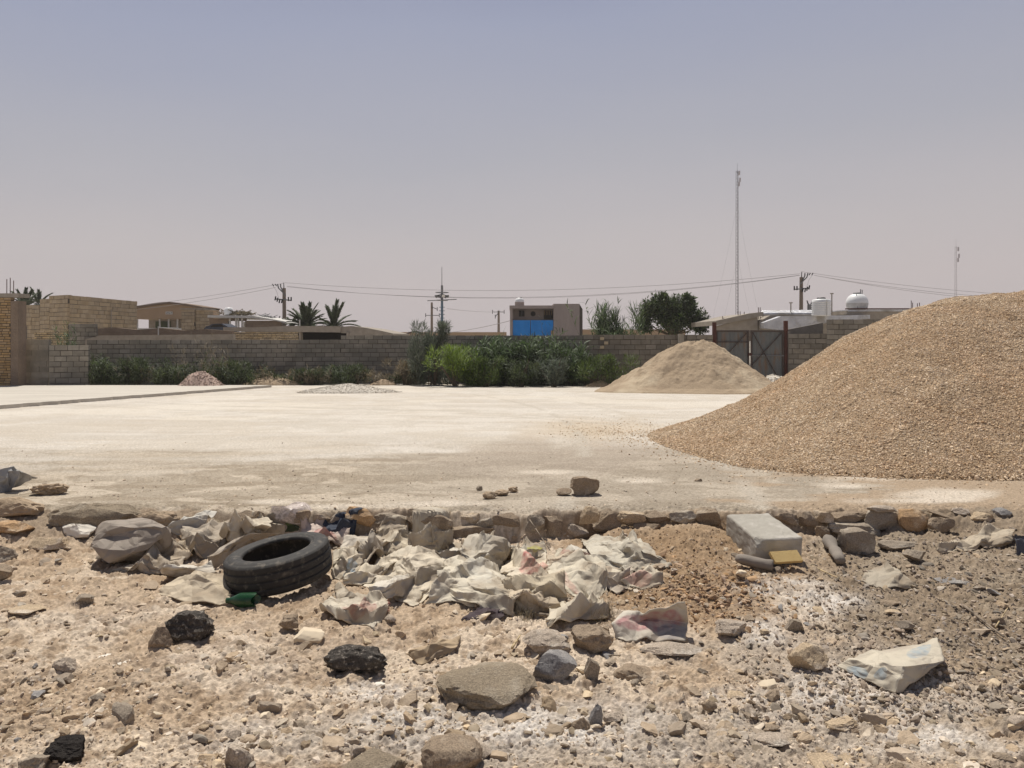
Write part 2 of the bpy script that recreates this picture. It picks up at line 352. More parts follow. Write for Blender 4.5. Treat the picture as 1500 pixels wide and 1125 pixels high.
def glassmat():
    m = bpy.data.materials.new('green_glass'); m.use_nodes = True; b = m.node_tree.nodes['Principled BSDF']
    b.inputs['Base Color'].default_value = (.025, .11, .04, 1); b.inputs['Roughness'].default_value = .22; b.inputs['Transmission Weight'].default_value = .55; b.inputs['IOR'].default_value = 1.45
    return m
M['glass'] = glassmat()
def filmmat():
    m = bpy.data.materials.new('clear_film'); m.use_nodes = True; t = m.node_tree; b = t.nodes['Principled BSDF']
    b.inputs['Base Color'].default_value = (.74, .64, .58, 1); b.inputs['Roughness'].default_value = .3; b.inputs['Specular IOR Level'].default_value = .6
    tr = t.nodes.new('ShaderNodeBsdfTransparent'); ms = t.nodes.new('ShaderNodeMixShader'); n = t.nodes.new('ShaderNodeTexNoise'); n.inputs['Scale'].default_value = 14
    r = t.nodes.new('ShaderNodeMapRange'); r.inputs[1].default_value = .35; r.inputs[2].default_value = .7; r.inputs[3].default_value = .35; r.inputs[4].default_value = .9
    t.links.new(n.outputs[0], r.inputs[0]); t.links.new(r.outputs[0], ms.inputs[0]); t.links.new(tr.outputs[0], ms.inputs[1]); t.links.new(b.outputs[0], ms.inputs[2]); t.links.new(ms.outputs[0], t.nodes['Material Output'].inputs[0])
    return m
M['film'] = filmmat()
def sackmat(name, c, dirt, prints=(), weave=260.):
    """woven sack: base colour, dirt, faded prints at uv spots (u, v, ru, rv, colour, strength)"""
    m = bpy.data.materials.new(name); m.use_nodes = True; t = m.node_tree; N = t.nodes; L = t.links; b = N['Principled BSDF']
    b.inputs['Roughness'].default_value = .72; b.inputs['Specular IOR Level'].default_value = .25
    tcn = N.new('ShaderNodeTexCoord'); uv = tcn.outputs['UV']
    def nz(s, d=5., v=None):
        n = N.new('ShaderNodeTexNoise'); n.inputs['Scale'].default_value = s; n.inputs['Detail'].default_value = d; L.new(v or tcn.outputs['Object'], n.inputs['Vector']); return n.outputs['Fac']
    def mr(v, a, bb, c_=0., d=1.):
        x = N.new('ShaderNodeMapRange'); L.new(v, x.inputs[0])
        for i, q in zip((1, 2, 3, 4), (a, bb, c_, d)): x.inputs[i].default_value = q
        return x.outputs[0]
    def mix(f, a, bb):
        x = N.new('ShaderNodeMix'); x.data_type = 'RGBA'
        for i, v in ((0, f), (6, a), (7, bb)):
            if isinstance(v, (int, float)): x.inputs[i].default_value = v
            elif isinstance(v, tuple): x.inputs[i].default_value = v + (1,)
            else: L.new(v, x.inputs[i])
        return x.outputs[2]
    def mul(a, bb):
        x = N.new('ShaderNodeMath'); x.operation = 'MULTIPLY'
        for i, v in ((0, a), (1, bb)):
            if isinstance(v, (int, float)): x.inputs[i].default_value = v
            else: L.new(v, x.inputs[i])
        return x.outputs[0]
    base = mix(mr(nz(5.), .35, .68), c, tuple(x * .80 for x in c))
    for (u, v, ru, rv, pc, st) in prints:
        mp_ = N.new('ShaderNodeMapping'); mp_.inputs['Location'].default_value = (-u / ru, -v / rv, 0); mp_.inputs['Scale'].default_value = (1 / ru, 1 / rv, 1)
        L.new(uv, mp_.inputs[0]); ln = N.new('ShaderNodeVectorMath'); ln.operation = 'LENGTH'; L.new(mp_.outputs[0], ln.inputs[0])
        base = mix(mul(mul(mr(ln.outputs['Value'], .92, 1.05, 1., 0.), mr(nz(26.), .35, .62, .35, 1.)), st), base, pc)
    base = mix(mul(mr(nz(6., 8.), .47, .70), .75), base, dirt)
    L.new(base, b.inputs['Base Color'])
    bn = N.new('ShaderNodeBump'); bn.inputs['Strength'].default_value = .5; bn.inputs['Distance'].default_value = .008; L.new(nz(30., 6.), bn.inputs['Height'])
    vo = N.new('ShaderNodeTexVoronoi'); vo.feature = 'DISTANCE_TO_EDGE'; vo.inputs['Scale'].default_value = 6.5; wv = N.new('ShaderNodeVectorMath'); wv.operation = 'MULTIPLY_ADD'; nn = N.new('ShaderNodeTexNoise'); nn.inputs['Scale'].default_value = 6.
    L.new(tcn.outputs['Object'], nn.inputs['Vector']); L.new(nn.outputs['Color'], wv.inputs[0]); wv.inputs[1].default_value = (.12, .12, .12); L.new(tcn.outputs['Object'], wv.inputs[2]); L.new(wv.outputs[0], vo.inputs['Vector'])
    b2 = N.new('ShaderNodeBump'); b2.inputs['Strength'].default_value = .5; b2.inputs['Distance'].default_value = .02; L.new(mr(vo.outputs['Distance'], 0., .22), b2.inputs['Height']); L.new(b2.outputs[0], bn.inputs['Normal'])
    L.new(bn.outputs[0], b.inputs['Normal'])
    tr = N.new('ShaderNodeBsdfTranslucent'); L.new(base, tr.inputs[0]); ms = N.new('ShaderNodeMixShader'); ms.inputs[0].default_value = .16
    L.new(b.outputs[0], ms.inputs[1]); L.new(tr.outputs[0], ms.inputs[2]); L.new(ms.outputs[0], N['Material Output'].inputs[0])
    return m

#@@GROUND
# ------------------------------------------------------------------ ground sheet (one heightfield from the rubble at our feet to the horizon)
def build_ground():
    py_rows = np.concatenate([np.linspace(1330, 690, 760), np.linspace(689, 600, 90), np.linspace(599, 548, 80)])
    ys = []
    for p in py_rows:                                  # rows spaced evenly as seen from standing height
        h = ZC + (.21 if p > 760 else 0); 
        v = (p - HOR) / F
        ys.append((1.15 / (v - .025)) if p < 700 else (ZC + .2 * min(1, max(0, (p - 700) / 90))) / v)
    ys = np.array(ys); ys = ys[ys > 0]; ys = np.maximum.accumulate(ys)
    ys = np.concatenate([ys, [40, 50, 70, 100, 160, 260, 450, 900, 2000, 6000]])
    ys = ys[np.concatenate([[True], np.diff(ys) > 1e-5])]
    us = np.concatenate([[-3, -1.8, -1.2], np.linspace(-.95, .95, 1320), [1.2, 1.8, 3]])
    X = us[None, :] * ys[:, None]; Y = np.repeat(ys[:, None], len(us), 1)
    Z = ground_z(X.ravel(), Y.ravel())
    V = np.stack([X.ravel(), Y.ravel(), Z], 1)
    nr, nc = X.shape; idx = np.arange(nr * nc).reshape(nr, nc)
    Fc = np.stack([idx[:-1, :-1], idx[:-1, 1:], idx[1:, 1:], idx[1:, :-1]], -1).reshape(-1, 4)
    me = raw_mesh('ground', V, Fc, True)
    # natural colours of the soil, by place
    x, y = V[:, 0], V[:, 1]; px, py = project(V)
    def blob(cx, cy, rx, ry, soft=.5, s=1):
        wob = 1 + .7 * (fbm(px / 55, py / 22, 3, 90 + s) - .5) * 2
        d = np.hypot((px - cx) / rx, (py - cy) / ry) / np.clip(wob, .3, 2)
        return sstep((1 + soft - d) / (2 * soft))
    n1 = fbm(x * 2.3, y * 2.3, 4, 31); n2 = fbm(x * 12, y * 12, 3, 32); n3 = fbm(x * .8, y * 2.4, 4, 33)
    A = lambda c: np.array(c)[None, :]
    def mixm(c, m, t): return c + (A(t) - c) * m[:, None]
    c = np.repeat(A((.43, .335, .24)), len(V), 0)
    c = mixm(c, sstep((n1 - .46) / .16), (.535, .445, .345)); c = mixm(c, sstep((n2 - .53) / .12) * .7, (.28, .20, .13))
    # damp brown earth on the right, ochre earth under the block
    rt = sstep((px - 1120) / 140) * sstep((980 - py + .25 * (px - 1300)) / 70) * (py > 700)
    c = mixm(c, rt * (.72 + .28 * n2), (.215, .168, .12))
    c = mixm(c, sstep((fbm(px / 40, py / 16, 4, 37) - .55) / .1) * rt * .6, (.29, .24, .18))
    for b in ((1000, 800, 150, 55), (1040, 860, 120, 45), (930, 850, 60, 30)): c = mixm(c, blob(*b, s=3) * .8, (.27, .185, .11))
    c = mixm(c, blob(1440, 1040, 70, 50, s=5) * .7, (.30, .235, .165))
    c = mixm(c, blob(150, 752, 300, 30, s=21) * .85, (.255, .20, .145))
    # greyish pressed earth low down, salt bloom
    for b in ((1200, 1080, 260, 60), (850, 1080, 260, 50), (600, 1080, 200, 40), (1150, 960, 160, 35)): c = mixm(c, blob(*b, s=6) * .7, (.37, .32, .265))
    for b in ((1280, 1030, 170, 34, .6), (700, 1085, 260, 34, .42), (1350, 1085, 120, 26, .5), (900, 1050, 150, 30, .35), (150, 900, 150, 30, .18), (380, 960, 160, 40, .18), (1270, 1012, 130, 14, .6), (1330, 992, 70, 12, .6), (1365, 1075, 70, 16, .6), (640, 1050, 110, 20, .7), (800, 1065, 90, 20, .8), (560, 1015, 80, 14, .8), (350, 1085, 60, 25, .6), (1230, 985, 90, 14, .6), (1190, 880, 60, 24, .9), (1140, 860, 60, 16, .8), (1110, 925, 50, 18, .8), (960, 925, 60, 14, .6), (1090, 1020, 60, 12, .8)):
        c = mixm(c, blob(*b[:4], s=int(b[0])) * b[4] * (.45 + .55 * sstep((n2 - .38) / .25)) * (.65 + .35 * sstep((fbm(x * 30, y * 30, 3, 91) - .4) / .2)), (.62, .58, .53))
    # the yard: bone-pale dusting with drag streaks, tan nearer to the edge
    ye = edge_y(x); yard = sstep((y - ye + .06) / .1)
    yc = np.repeat(A((.545, .508, .452)), len(V), 0)
    st = fbm(x * .25 + .02 * y, y * 1.6 + x * .12, 5, 41); st2 = fbm(x * .9, y * 5, 4, 43)
    yc = mixm(yc, sstep((st - .5) / .16) * .55, (.455, .415, .36)); yc = mixm(yc, sstep((st2 - .56) / .12) * .35, (.42, .35, .265))
    mo = fbm(x * 2.2, y * 2.2, 5, 46, .62); mo2 = fbm(x * .7, y * .7, 4, 48, .6)
    yc = mixm(yc, sstep((mo - .5) / .12) * .6, (.465, .425, .365)); yc = mixm(yc, sstep((mo2 - .53) / .09) * .5, (.47, .42, .35))
    yc = mixm(yc, sstep((fbm(x * .5, y * .5, 3, 47) - .56) / .1) * .5 * (y > 14), (.60, .555, .48))
    tan = sstep((py - 642 + 26 * (fbm(x * .8, y * 1.4, 4, 45) - .5) * 2 - .012 * (750 - px)) / 48)
    yc = mixm(yc, tan, (.345, .295, .23)); yc = mixm(yc, tan * sstep((st2 - .5) / .14) * .6, (.27, .22, .16))
    yc = mixm(yc, tan * sstep((fbm(x * 9, y * 9, 4, 50) - .5) / .1) * .5, (.25, .205, .15))
    yc = mixm(yc, tan * sstep((fbm(x * 1.6, y * 3, 5, 49, .65) - .55) / .06) * .7, (.49, .425, .34))
    yc = mixm(yc, blob(820, 672, 170, 26, s=9) * .6, (.335, .28, .225))
    yc = mixm(yc, tan * sstep((px - 480) / 200) * .35, (.30, .265, .22)); yc = mixm(yc, blob(870, 628, 90, 14, .6, s=9) * .55, (.44, .35, .24))
    yc = mixm(yc, sstep((px - 1110 + 420 * (fbm(x * 1.8, y * 3.2, 5, 53, .6) - .5) * 2) / 160) * sstep((py - 676 + 40 * (mo - .5)) / 24), (.335, .26, .185))
    for (cx, cy, R_) in ((-9., 4., 14.), (-8.2, 4., 14.), (3., 40., 24.), (3.2, 40., 25.6), (-30., 12., 31.), (-30., 12., 32.5)):     # wheel tracks
        dd = np.abs(np.hypot(x - cx, y - cy) - R_); yc = mixm(yc, sstep(1 - dd / .16) * sstep((fbm(x * 1.2, y * 1.2, 3, 88) - .36) / .2) * .7, (.42, .38, .32))
    for b in ((1395, 724, 70, 7), (1360, 733, 80, 4), (1240, 712, 25, 3), (800, 692, 35, 3), (1300, 700, 100, 3), (640, 738, 60, 4), (400, 735, 40, 4), (500, 742, 60, 3), (930, 704, 30, 3)): yc = mixm(yc, blob(*b, .6, s=int(b[0])) * .8, (.56, .50, .42))
    c = c + (yc - c) * yard[:, None]
    spk = h2(np.floor(x * 90), np.floor(y * 90), 5); c *= (1 + .16 * (spk - .5) * 2 * np.clip(1.5 - y / 9, 0.15, 1))[:, None]
    at = me.color_attributes.new('Col', 'FLOAT_COLOR', 'POINT')
    at.data.foreach_set('color', np.concatenate([np.clip(c, 0, 1), np.ones((len(V), 1))], 1).ravel())
    o = bpy.data.objects.new('ground', me); COL.objects.link(o); me.materials.append(M['ground']); set_kind(o, 'structure')
build_ground()

# ------------------------------------------------------------------ scattered chips: many small stones in one mesh
def ico(sub):
    bm = bmesh.new(); bmesh.ops.create_icosphere(bm, subdivisions=sub, radius=1)
    V = np.array([v.co[:] for v in bm.verts]); Fc = np.array([[v.index for v in f.verts] for f in bm.faces]); bm.free(); return V, Fc
ICO = {k: ico(k) for k in (1, 2, 3, 4)}
def chipvariants(n, sub, seed, flat=.55, cuts=7):
    r = np.random.default_rng(seed); out = []
    for _ in range(n):
        V = ICO[sub][0].copy() * (1 + .25 * (r.random((len(ICO[sub][0]), 1)) - .5))
        for _ in range(cuts):
            nrm = r.normal(size=3); nrm /= np.linalg.norm(nrm); d = r.uniform(.35, .8)
            V -= np.maximum(0, V @ nrm - d)[:, None] * nrm
        V *= np.array([1, r.uniform(.55, .95), r.uniform(flat * .6, flat * 1.3)]); out.append(V)
    return np.array(out), ICO[sub][1]
def chips(name, pos, size, mat, sub=1, seed=0, flat=.55, tilt=.5, sink=.25, normals=None, **tags):
    r = np.random.default_rng(seed); n = len(pos); var, Fc = chipvariants(14, sub, seed + 1, flat)
    A = var[r.integers(0, len(var), n)] * size[:, None, None]
    a = r.uniform(0, 2 * np.pi, n); tx = r.normal(0, tilt, n); ty = r.normal(0, tilt, n)
    def rot(A, ax, ang):
        c, s = np.cos(ang)[:, None], np.sin(ang)[:, None]; B = A.copy(); i, j = [(1, 2), (0, 2), (0, 1)][ax]
        B[:, :, i] = A[:, :, i] * c - A[:, :, j] * s; B[:, :, j] = A[:, :, i] * s + A[:, :, j] * c; return B
    A = rot(rot(rot(A, 2, a), 0, tx), 1, ty)
    A = A + pos[:, None, :]; A[:, :, 2] += (size * (flat * .8 - sink))[:, None]
    k = var.shape[1]; FF = (Fc[None] + (np.arange(n) * k)[:, None, None]).reshape(-1, 3)
    return solo(name, A.reshape(-1, 3), FF, mat, base=(0, 0, 0), **tags)
def screen_scatter(n, seed, x0, x1, y0, y1, keep=None):
    r = np.random.default_rng(seed); px = r.uniform(x0, x1, n); py = r.uniform(y0, y1, n)
    u = (px - 750) / F; v = (py - HOR) / F; lo = np.full(n, 1.); hi = np.full(n, 60.)
    for _ in range(26):
        m = .5 * (lo + hi); ab = ZC - v * m > base_z(u * m, m); lo = np.where(ab, m, lo); hi = np.where(ab, hi, m)
    x, y = u * lo, lo
    if keep is not None: k = keep(px, py, x, y, r); x, y, px, py = x[k], y[k], px[k], py[k]
    return np.stack([x, y, ground_z(x, y)], 1), px, py
def keep_fg(px, py, x, y, r):
    dens = .35 + .9 * sstep((fbm(x * 1.6, y * 1.6, 3, 71) - .4) / .25)
    return (r.random(len(px)) < dens) & (y < edge_y(x) - .03)
def sizes(n, seed, lo, hi, p=2.2):
    u = np.random.default_rng(seed).random(n); return lo * (1 + u * ((lo / hi) ** p - 1)) ** (-1 / p)
pos, _, _ = screen_scatter(26000, 1, -180, 1680, 775, 1260, lambda px, py, x, y, r: keep_fg(px, py, x, y, r) & ~((px > 1130) & (py < 1000) & (r.random(len(px)) < .55)))
chips('gravel', pos, sizes(len(pos), 2, .0035, .022, 2.0), M['pebble'], 1, 3, kind='stuff', label='pale grit and pebbles strewn over the rubble ground', cat='gravel')
pos, _, _ = screen_scatter(3000, 31, -180, 1680, 780, 1260, lambda px, py, x, y, r: keep_fg(px, py, x, y, r) & ~((px > 1130) & (py < 960)))
chips('rubble', pos, sizes(len(pos), 32, .010, .040, 1.9), M['fragment'], 2, 33, flat=.42, tilt=.35, kind='stuff', label='broken angular fragments of stone and tile scattered in the earth', cat='rubble')
pos, _, _ = screen_scatter(900, 37, -180, 1680, 790, 1260, lambda px, py, x, y, r: keep_fg(px, py, x, y, r))
chips('rubble', pos, sizes(len(pos), 38, .022, .065, 1.6), M['halfburied'], 3, 39, flat=.5, tilt=.3, sink=.42, kind='stuff', label='half buried lumps of earth and stone breaking the surface', cat='rubble')
pos, _, _ = screen_scatter(1500, 34, 1090, 1700, 775, 1060, lambda px, py, x, y, r: (y < edge_y(x) - .03) & (r.random(len(px)) < .25 + .7 * (px > 1200)))
chips('rubble', pos, sizes(len(pos), 35, .010, .045, 1.9), M['fragdark'], 2, 36, flat=.42, tilt=.35, kind='stuff', label='dark broken clods scattered over the brown earth at right', cat='rubble')
pos, _, _ = screen_scatter(13000, 4, 1080, 1700, 770, 1060, lambda px, py, x, y, r: (y < edge_y(x) - .03) & (r.random(len(px)) < .35 + .65 * (px > 1180)))
chips('gravel', pos, sizes(len(pos), 5, .004, .028, 1.8), M['pebdark'], 1, 6, kind='stuff', label='dark brown crumbs of earth and grit on the right hand side', cat='gravel')
pos, _, _ = screen_scatter(9000, 7, -100, 1600, 640, 752, lambda px, py, x, y, r: (y > edge_y(x)) & (r.random(len(px)) < .15 + .8 * sstep((py - 655) / 60) * fbm(x * 1.3, y * 1.3, 3, 5)))
chips('gravel', pos, sizes(len(pos), 8, .004, .020, 2.6), M['pebble'], 1, 9, kind='stuff', label='fine grit on the near edge of the flat yard', cat='gravel')
pos, _, _ = screen_scatter(5200, 17, 760, 1000, 604, 662, lambda px, py, x, y, r: r.random(len(px)) < np.exp(-((px - 905) / 75) ** 2 - ((py - 630) / 13) ** 2) * 1.1 * (.3 + fbm(x * 2, y * 2, 2, 8)))
chips('gravel', pos, sizes(len(pos), 18, .008, .022, 2.6), M['gravel'], 1, 19, kind='stuff', label='thin spread of spilled gravel left of the big gravel heap', cat='gravel')

#@@HEAPS
# ------------------------------------------------------------------ heaps
def softmin(a, b, k=.25):
    h = np.clip(.5 + .5 * (b - a) / k, 0, 1); return b * (1 - h) + a * h - k * h * (1 - h)
def gravel_h(x, y):
    xl = 1.86 + np.where(y > 10.6, .17, .066) * (y - 10.6) ** 2
    d = x - xl
    fx = np.interp(d, [-1, 0, .8, 1.4, 2.1, 3.0, 3.9, 4.6, 5.6, 9], [-.5, -.02, .22, .48, .88, 1.46, 1.86, 2.02, 2.14, 2.3])
    yf = 7.08 + .10 * np.clip(4.8 - x, 0, 9) ** 1.6
    fy = .60 * (y - yf); fb = .6 * (15.3 - y)
    h = softmin(softmin(fx, fy, .35), fb, .5)
    h = h + .20 * (fbm(x * .8, y * .8, 4, 51) - .5) * np.clip(h, 0, 1) + .05 * (fbm(x * 5, y * 5, 3, 52) - .5) * np.clip(h * 3, 0, 1) + .014 * (fbm(x * 22, y * 22, 2, 53) - .5)
    tn = fbm(x * .55 + 3, y * .55, 3, 56); h = h + (.035 * sstep((tn - .47) / .04) - .03 + .02 * sstep((fbm(x * 1.2, y * 1.2, 3, 57) - .52) / .04) - .02) * np.clip(h * 1.5, 0, 1)
    return h
def heapmesh(hf, x0, x1, y0, y1, nx, ny):
    X, Y = np.meshgrid(np.linspace(x0, x1, nx), np.linspace(y0, y1, ny)); x, y = X.ravel(), Y.ravel()
    hh = hf(x, y); V = np.stack([x, y, yard_z(y) + hh - .03 * (hh < 0.03)], 1)
    idx = np.arange(nx * ny).reshape(ny, nx); Fc = np.stack([idx[:-1, :-1], idx[:-1, 1:], idx[1:, 1:], idx[1:, :-1]], -1).reshape(-1, 4)
    k = (hh[Fc] > -.03).any(1); Fc = Fc[k]; used = np.unique(Fc); rem = np.full(len(V), -1); rem[used] = np.arange(len(used))
    return V[used], rem[Fc]
V, Fc = heapmesh(gravel_h, 1.4, 12, 6.9, 15.5, 520, 430)
gh = thing('gravel_heap', (5.8, 10.8, float(yard_z(np.array([10.8]))[0])), 'large heap of brown gravel filling the right side of the yard', 'gravel heap')
part('bed', V, Fc, M['gravelbase'], gh, True)
n = 230000; x = RNG.uniform(1.3, 9.2, n); y = RNG.uniform(6.8, 12.6, n); hh = gravel_h(x, y)
k = (hh > .0) & (x / y < .85) & (RNG.random(n) < np.where(y > 11.2, .5, 1) )
pos = np.stack([x, y, yard_z(y) + hh], 1)[k]
a = chips('chips', pos, sizes(len(pos), 21, .0085, .022, 3.0), M['gravel'], 1, 22, flat=.5, tilt=.8)
a.parent = gh; a.location = (-BASE[gh.name]); a['kind'] = 'stuff'
n = 9000; x = RNG.uniform(1.0, 6.5, n); y = RNG.uniform(6.3, 12.2, n); hh = gravel_h(x, y)
k = (hh <= 0) & (hh > -.35) & (RNG.random(n) < np.exp(hh * 9)); pos = np.stack([x, y, ground_z(x, y)], 1)[k]
a = chips('skirt_chips', pos, sizes(len(pos), 23, .009, .024, 2.4), M['gravel'], 1, 24); a.parent = gh; a.location = (-BASE[gh.name]); a['kind'] = 'stuff'

def sand_h(x, y):
    dx = (x - 6.35); dy = (y - 26.4)
    ang = np.arctan2(dy, dx); R = 3.15 * (1 + .10 * (vn(ang * 2 + 9, ang * 0, 61) - .5)) 
    r = np.hypot(dx / np.where(dx < 0, 1.08, .95), dy * 1.15) / R
    h = np.interp(r, [0, .10, .22, .38, .6, .9, 1.0, 1.12, 1.5], [1.70, 1.68, 1.54, 1.24, .76, .15, .04, -.04, -.3])
    h = h + .16 * (fbm(x * .8, y * .8, 3, 62) - .5) * np.clip(h, 0, 1) + .24 * (fbm(x * 2.6, y * 2.6, 5, 63, .66) - .5) * np.clip(h * 2, 0, 1) + .05 * np.clip(worley(x * 2.6, y * 2.6, 66)[1] - .8, 0, 1) * 5 * np.clip(1 - worley(x * 2.6, y * 2.6, 66)[0] / .35, 0, 1)
    gul = fbm(ang * 4, r * 1.5, 3, 64) - .5; h = h + .16 * gul * np.clip(h, 0, 1)
    sh = .42 - .5 * np.hypot((x - 4.0) / 1.6, (y - 25.4) / 1.3)          # low shoulder on the left
    return np.maximum(h, np.minimum(h + .25, sh))
V, Fc = heapmesh(sand_h, 2.2, 10.5, 22.8, 30.2, 300, 260)
solo('sand_heap', V, Fc, M['sand'], 'conical heap of tan sand in front of the grey gate', 'sand heap', smooth=True)
def small_heap(name, px, py, wpx, hpx, mat, label, cat, seed, chipn, cs, Yf=None):
    g = G(px, py); Y = g[1] if Yf is None else Yf; W = wpx * Y / F; H = hpx * Y / F; cx = (px - 750) / F * Y; cy = Y + W * .22
    def hf(x, y):
        r = np.hypot((x - cx) / (W / 2), (y - cy) / (W * .3)); r = r * (1 + .35 * (fbm(x * 1.5, y * 1.5, 2, seed) - .5))
        return H * (np.clip(1 - r ** 1.3, -.3, 1)) + .12 * H * (fbm(x * 4, y * 4, 3, seed + 1) - .5)
    Vv, Ff = heapmesh(hf, cx - W * .7, cx + W * .7, cy - W * .5, cy + W * .5, 90, 70)
    t = thing(name, (cx, cy, float(yard_z(np.array([cy]))[0])), label, cat)
    part('bed', Vv, Ff, mat, t, True)
    r = np.random.default_rng(seed); x = r.uniform(cx - W * .62, cx + W * .62, chipn); y = r.uniform(cy - W * .4, cy + W * .4, chipn); h = hf(x, y)
    k = h > -.03; ps = np.stack([x, y, yard_z(y) + np.maximum(h, 0)], 1)[k]
    a = chips('chips', ps, sizes(len(ps), seed, cs * .5, cs * 1.6, 2.2), mat, 1, seed); a.parent = t; a.location = -BASE[t.name]; a['kind'] = 'stuff'
small_heap('rubble_heap', 286, 566, 78, 25, M['rubble'], 'small pinkish rubble heap behind the pale slab, before the weeds', 'rubble heap', 301, 1800, .04, 28.3)
small_heap('earth_heap', 392, 562, 90, 14, M['earth'], 'low tan earth heap at the foot of the long block wall', 'earth heap', 302, 500, .03, 31.0)
small_heap('gravel_heap', 503, 576, 140, 13, M['pale_gravel'], 'low spread heap of pale grey gravel at the far side of the yard', 'gravel heap', 303, 7000, .02)
small_heap('earth_heap', 880, 561, 44, 9, M['earth'], 'small earth mound with white scraps left of the sand heap', 'earth heap', 304, 250, .04, 29.5)
small_heap('rubble_heap', 1136, 561, 60, 17, M['stone_white'], 'pile of white broken stones at the foot of the gate', 'rubble heap', 305, 320, .09, 29.5)
small_heap('earth_heap', 560, 562, 40, 9, M['earth'], 'tiny grey earth mound right of the pale gravel spread', 'earth heap', 306, 250, .03, 31.0)

# concrete slab on the left
mb = MB()
e = [(-11.35, 16.7), (-10.9, 19.4), (-10.35, 22.3), (-9.75, 25.6), (-9.15, 29.0)]
rs = random.Random(3); pts = []
for i in range(61):
    t = i / 60 * 4; j = min(3, int(t)); f = t - j; pts.append((e[j][0] * (1 - f) + e[j + 1][0] * f + rs.uniform(-.06, .06), e[j][1] * (1 - f) + e[j + 1][1] * f))
top = [(x, y, float(yard_z(np.array([y]))[0]) + .085) for x, y in pts]
pts0 = [(-12.6, 9.0)] + [(x, y) for x, y in pts]
N_ = len(pts0); V = []
for x, y in pts0:
    zt = float(yard_z(np.array([y]))[0]) + .085
    V += [(-34, y, zt), (x, y, zt), (x + .02, y, zt - .2)]
Fc = []
for i in range(N_ - 1):
    a = 3 * i; Fc += [(a, a + 1, a + 4, a + 3), (a + 1, a + 2, a + 5, a + 4)]
a = 3 * (N_ - 1); V += [(-34, 29.05, V[a][2] - .25), (V[a + 1][0], 29.05, V[a + 1][2] - .25)]; Fc.append((a, a + 1, a + 4, a + 3))
sl_o = solo('pavement', V, Fc, M['slab'], kind='structure', base=(0, 0, 0))

#@@BACK
# ------------------------------------------------------------------ walls and buildings
def wall_blocks(parent, p0, p1, z0, z1, th, bl, bh, mat, core, seed=0, name='blocks', cap=None, ragged=0, mort=.02, jit=.016):
    """a wall of jittered blocks from p0 to p1 (x,y) over a mortar core"""
    r = random.Random(seed); p0 = np.array(p0, float); p1 = np.array(p1, float); L_ = np.linalg.norm(p1 - p0); d = (p1 - p0) / L_; nrm = np.array([d[1], -d[0]])
    mb = MB(); rows = max(1, round((z1 - z0) / bh)); bh = (z1 - z0) / rows
    up = np.array([0, 0, 1.])
    for i in range(rows):
        s = -bl * (.5 if i % 2 else 0) - r.uniform(0, .08) * bl
        while s < L_:
            a = max(0, s); b_ = min(L_, s + bl * r.uniform(.93, 1.07))
            if b_ - a > .06 and not (i == rows - 1 and r.random() < ragged):
                c2 = p0 + d * (a + b_) / 2 + nrm * r.uniform(-jit, jit); cz = z0 + (i + .5) * bh + r.uniform(-.004, .004)
                yaw = r.uniform(-.02, .02); dd = np.array([d[0] * math.cos(yaw) - d[1] * math.sin(yaw), d[0] * math.sin(yaw) + d[1] * math.cos(yaw)])
                nn = np.array([dd[1], -dd[0]])
                mb.obox((c2[0], c2[1], cz), np.r_[dd * ((b_ - a) / 2 - mort / 2), 0], np.r_[nn * (th / 2), 0], up * (bh / 2 - mort / 2 * r.uniform(.7, 1.6)))
            s = b_ if s + bl > a else s + bl
    mb.part(name, mat, parent)
    c = MB(); m = (p0 + p1) / 2; c.obox((m[0], m[1], (z0 + z1) / 2 - .02 - ragged * .1), np.r_[d * (L_ / 2 - .015), 0], np.r_[nrm * (th / 2 - .022), 0], up * ((z1 - z0) / 2 - .02 - ragged * .1)); c.part('mortar', core, parent)
def xy(px, Y): return ((px - 750) / F * Y, Y)
def zz(py, Y): return ZC + (HOR - py) / F * Y
# long perimeter wall, in two runs
t = thing('block_wall', (-6, 32, -.7), 'long low grey cement block wall behind the weeds and reeds', 'wall')
wall_blocks(t, xy(128, 31.0), xy(500, 33.4), -.85, zz(497.5, 31), .2, .40, .19, M['block_grey'], M['mortar'], 1)
wall_blocks(t, xy(500, 33.4), xy(856, 33.4), -.85, zz(491, 33.4), .2, .40, .19, M['block_grey'], M['mortar'], 2)
t = thing('block_wall', (5, 31, -.7), 'grey cement block wall section behind the sand heap, left of the gate', 'wall')
wall_blocks(t, xy(855, 31.6), xy(1044, 31.2), -.85, zz(490, 31.3), .2, .42, .20, M['block_mid'], M['mortar'], 3)
mb = MB(); x_, y_ = xy(998, 31.0); mb.box(x_ - .1, x_ + .1, y_ - .03, y_ + .2, -.8, zz(489, 31)); mb.part('pillar', M['block_grey'], t)
for q in range(3):
    mb = MB(); x_, y_ = xy(882 + 3 * (q % 2) * 2, 31.35); z_ = zz(496 + 6.3 * q, 31.4); mb.box(x_ - .08, x_ + .08, y_ - .005, y_ + .05, z_ - .06, z_ + .06); mb.part('broken_hole', M['brick_tan'], t)
# short walls on the left
t = thing('block_wall', (-18.4, 29.6, -.6), 'short grey plastered block wall beside the yellow brick corner', 'wall')
wall_blocks(t, xy(24, 29.4), xy(73, 29.5), -.65, zz(497, 29.4), .2, .62, .21, M['block_grey'], M['block_grey'], 4, jit=.004, mort=.006)
t = thing('block_wall', (-17, 29.5, -.6), 'brownish cement block wall end beside the leftmost green weeds', 'wall')
wall_blocks(t, xy(73, 29.3), xy(131, 29.6), -.65, zz(505.5, 29.4), .2, .43, .205, M['block_grey'], M['mortar'], 5)
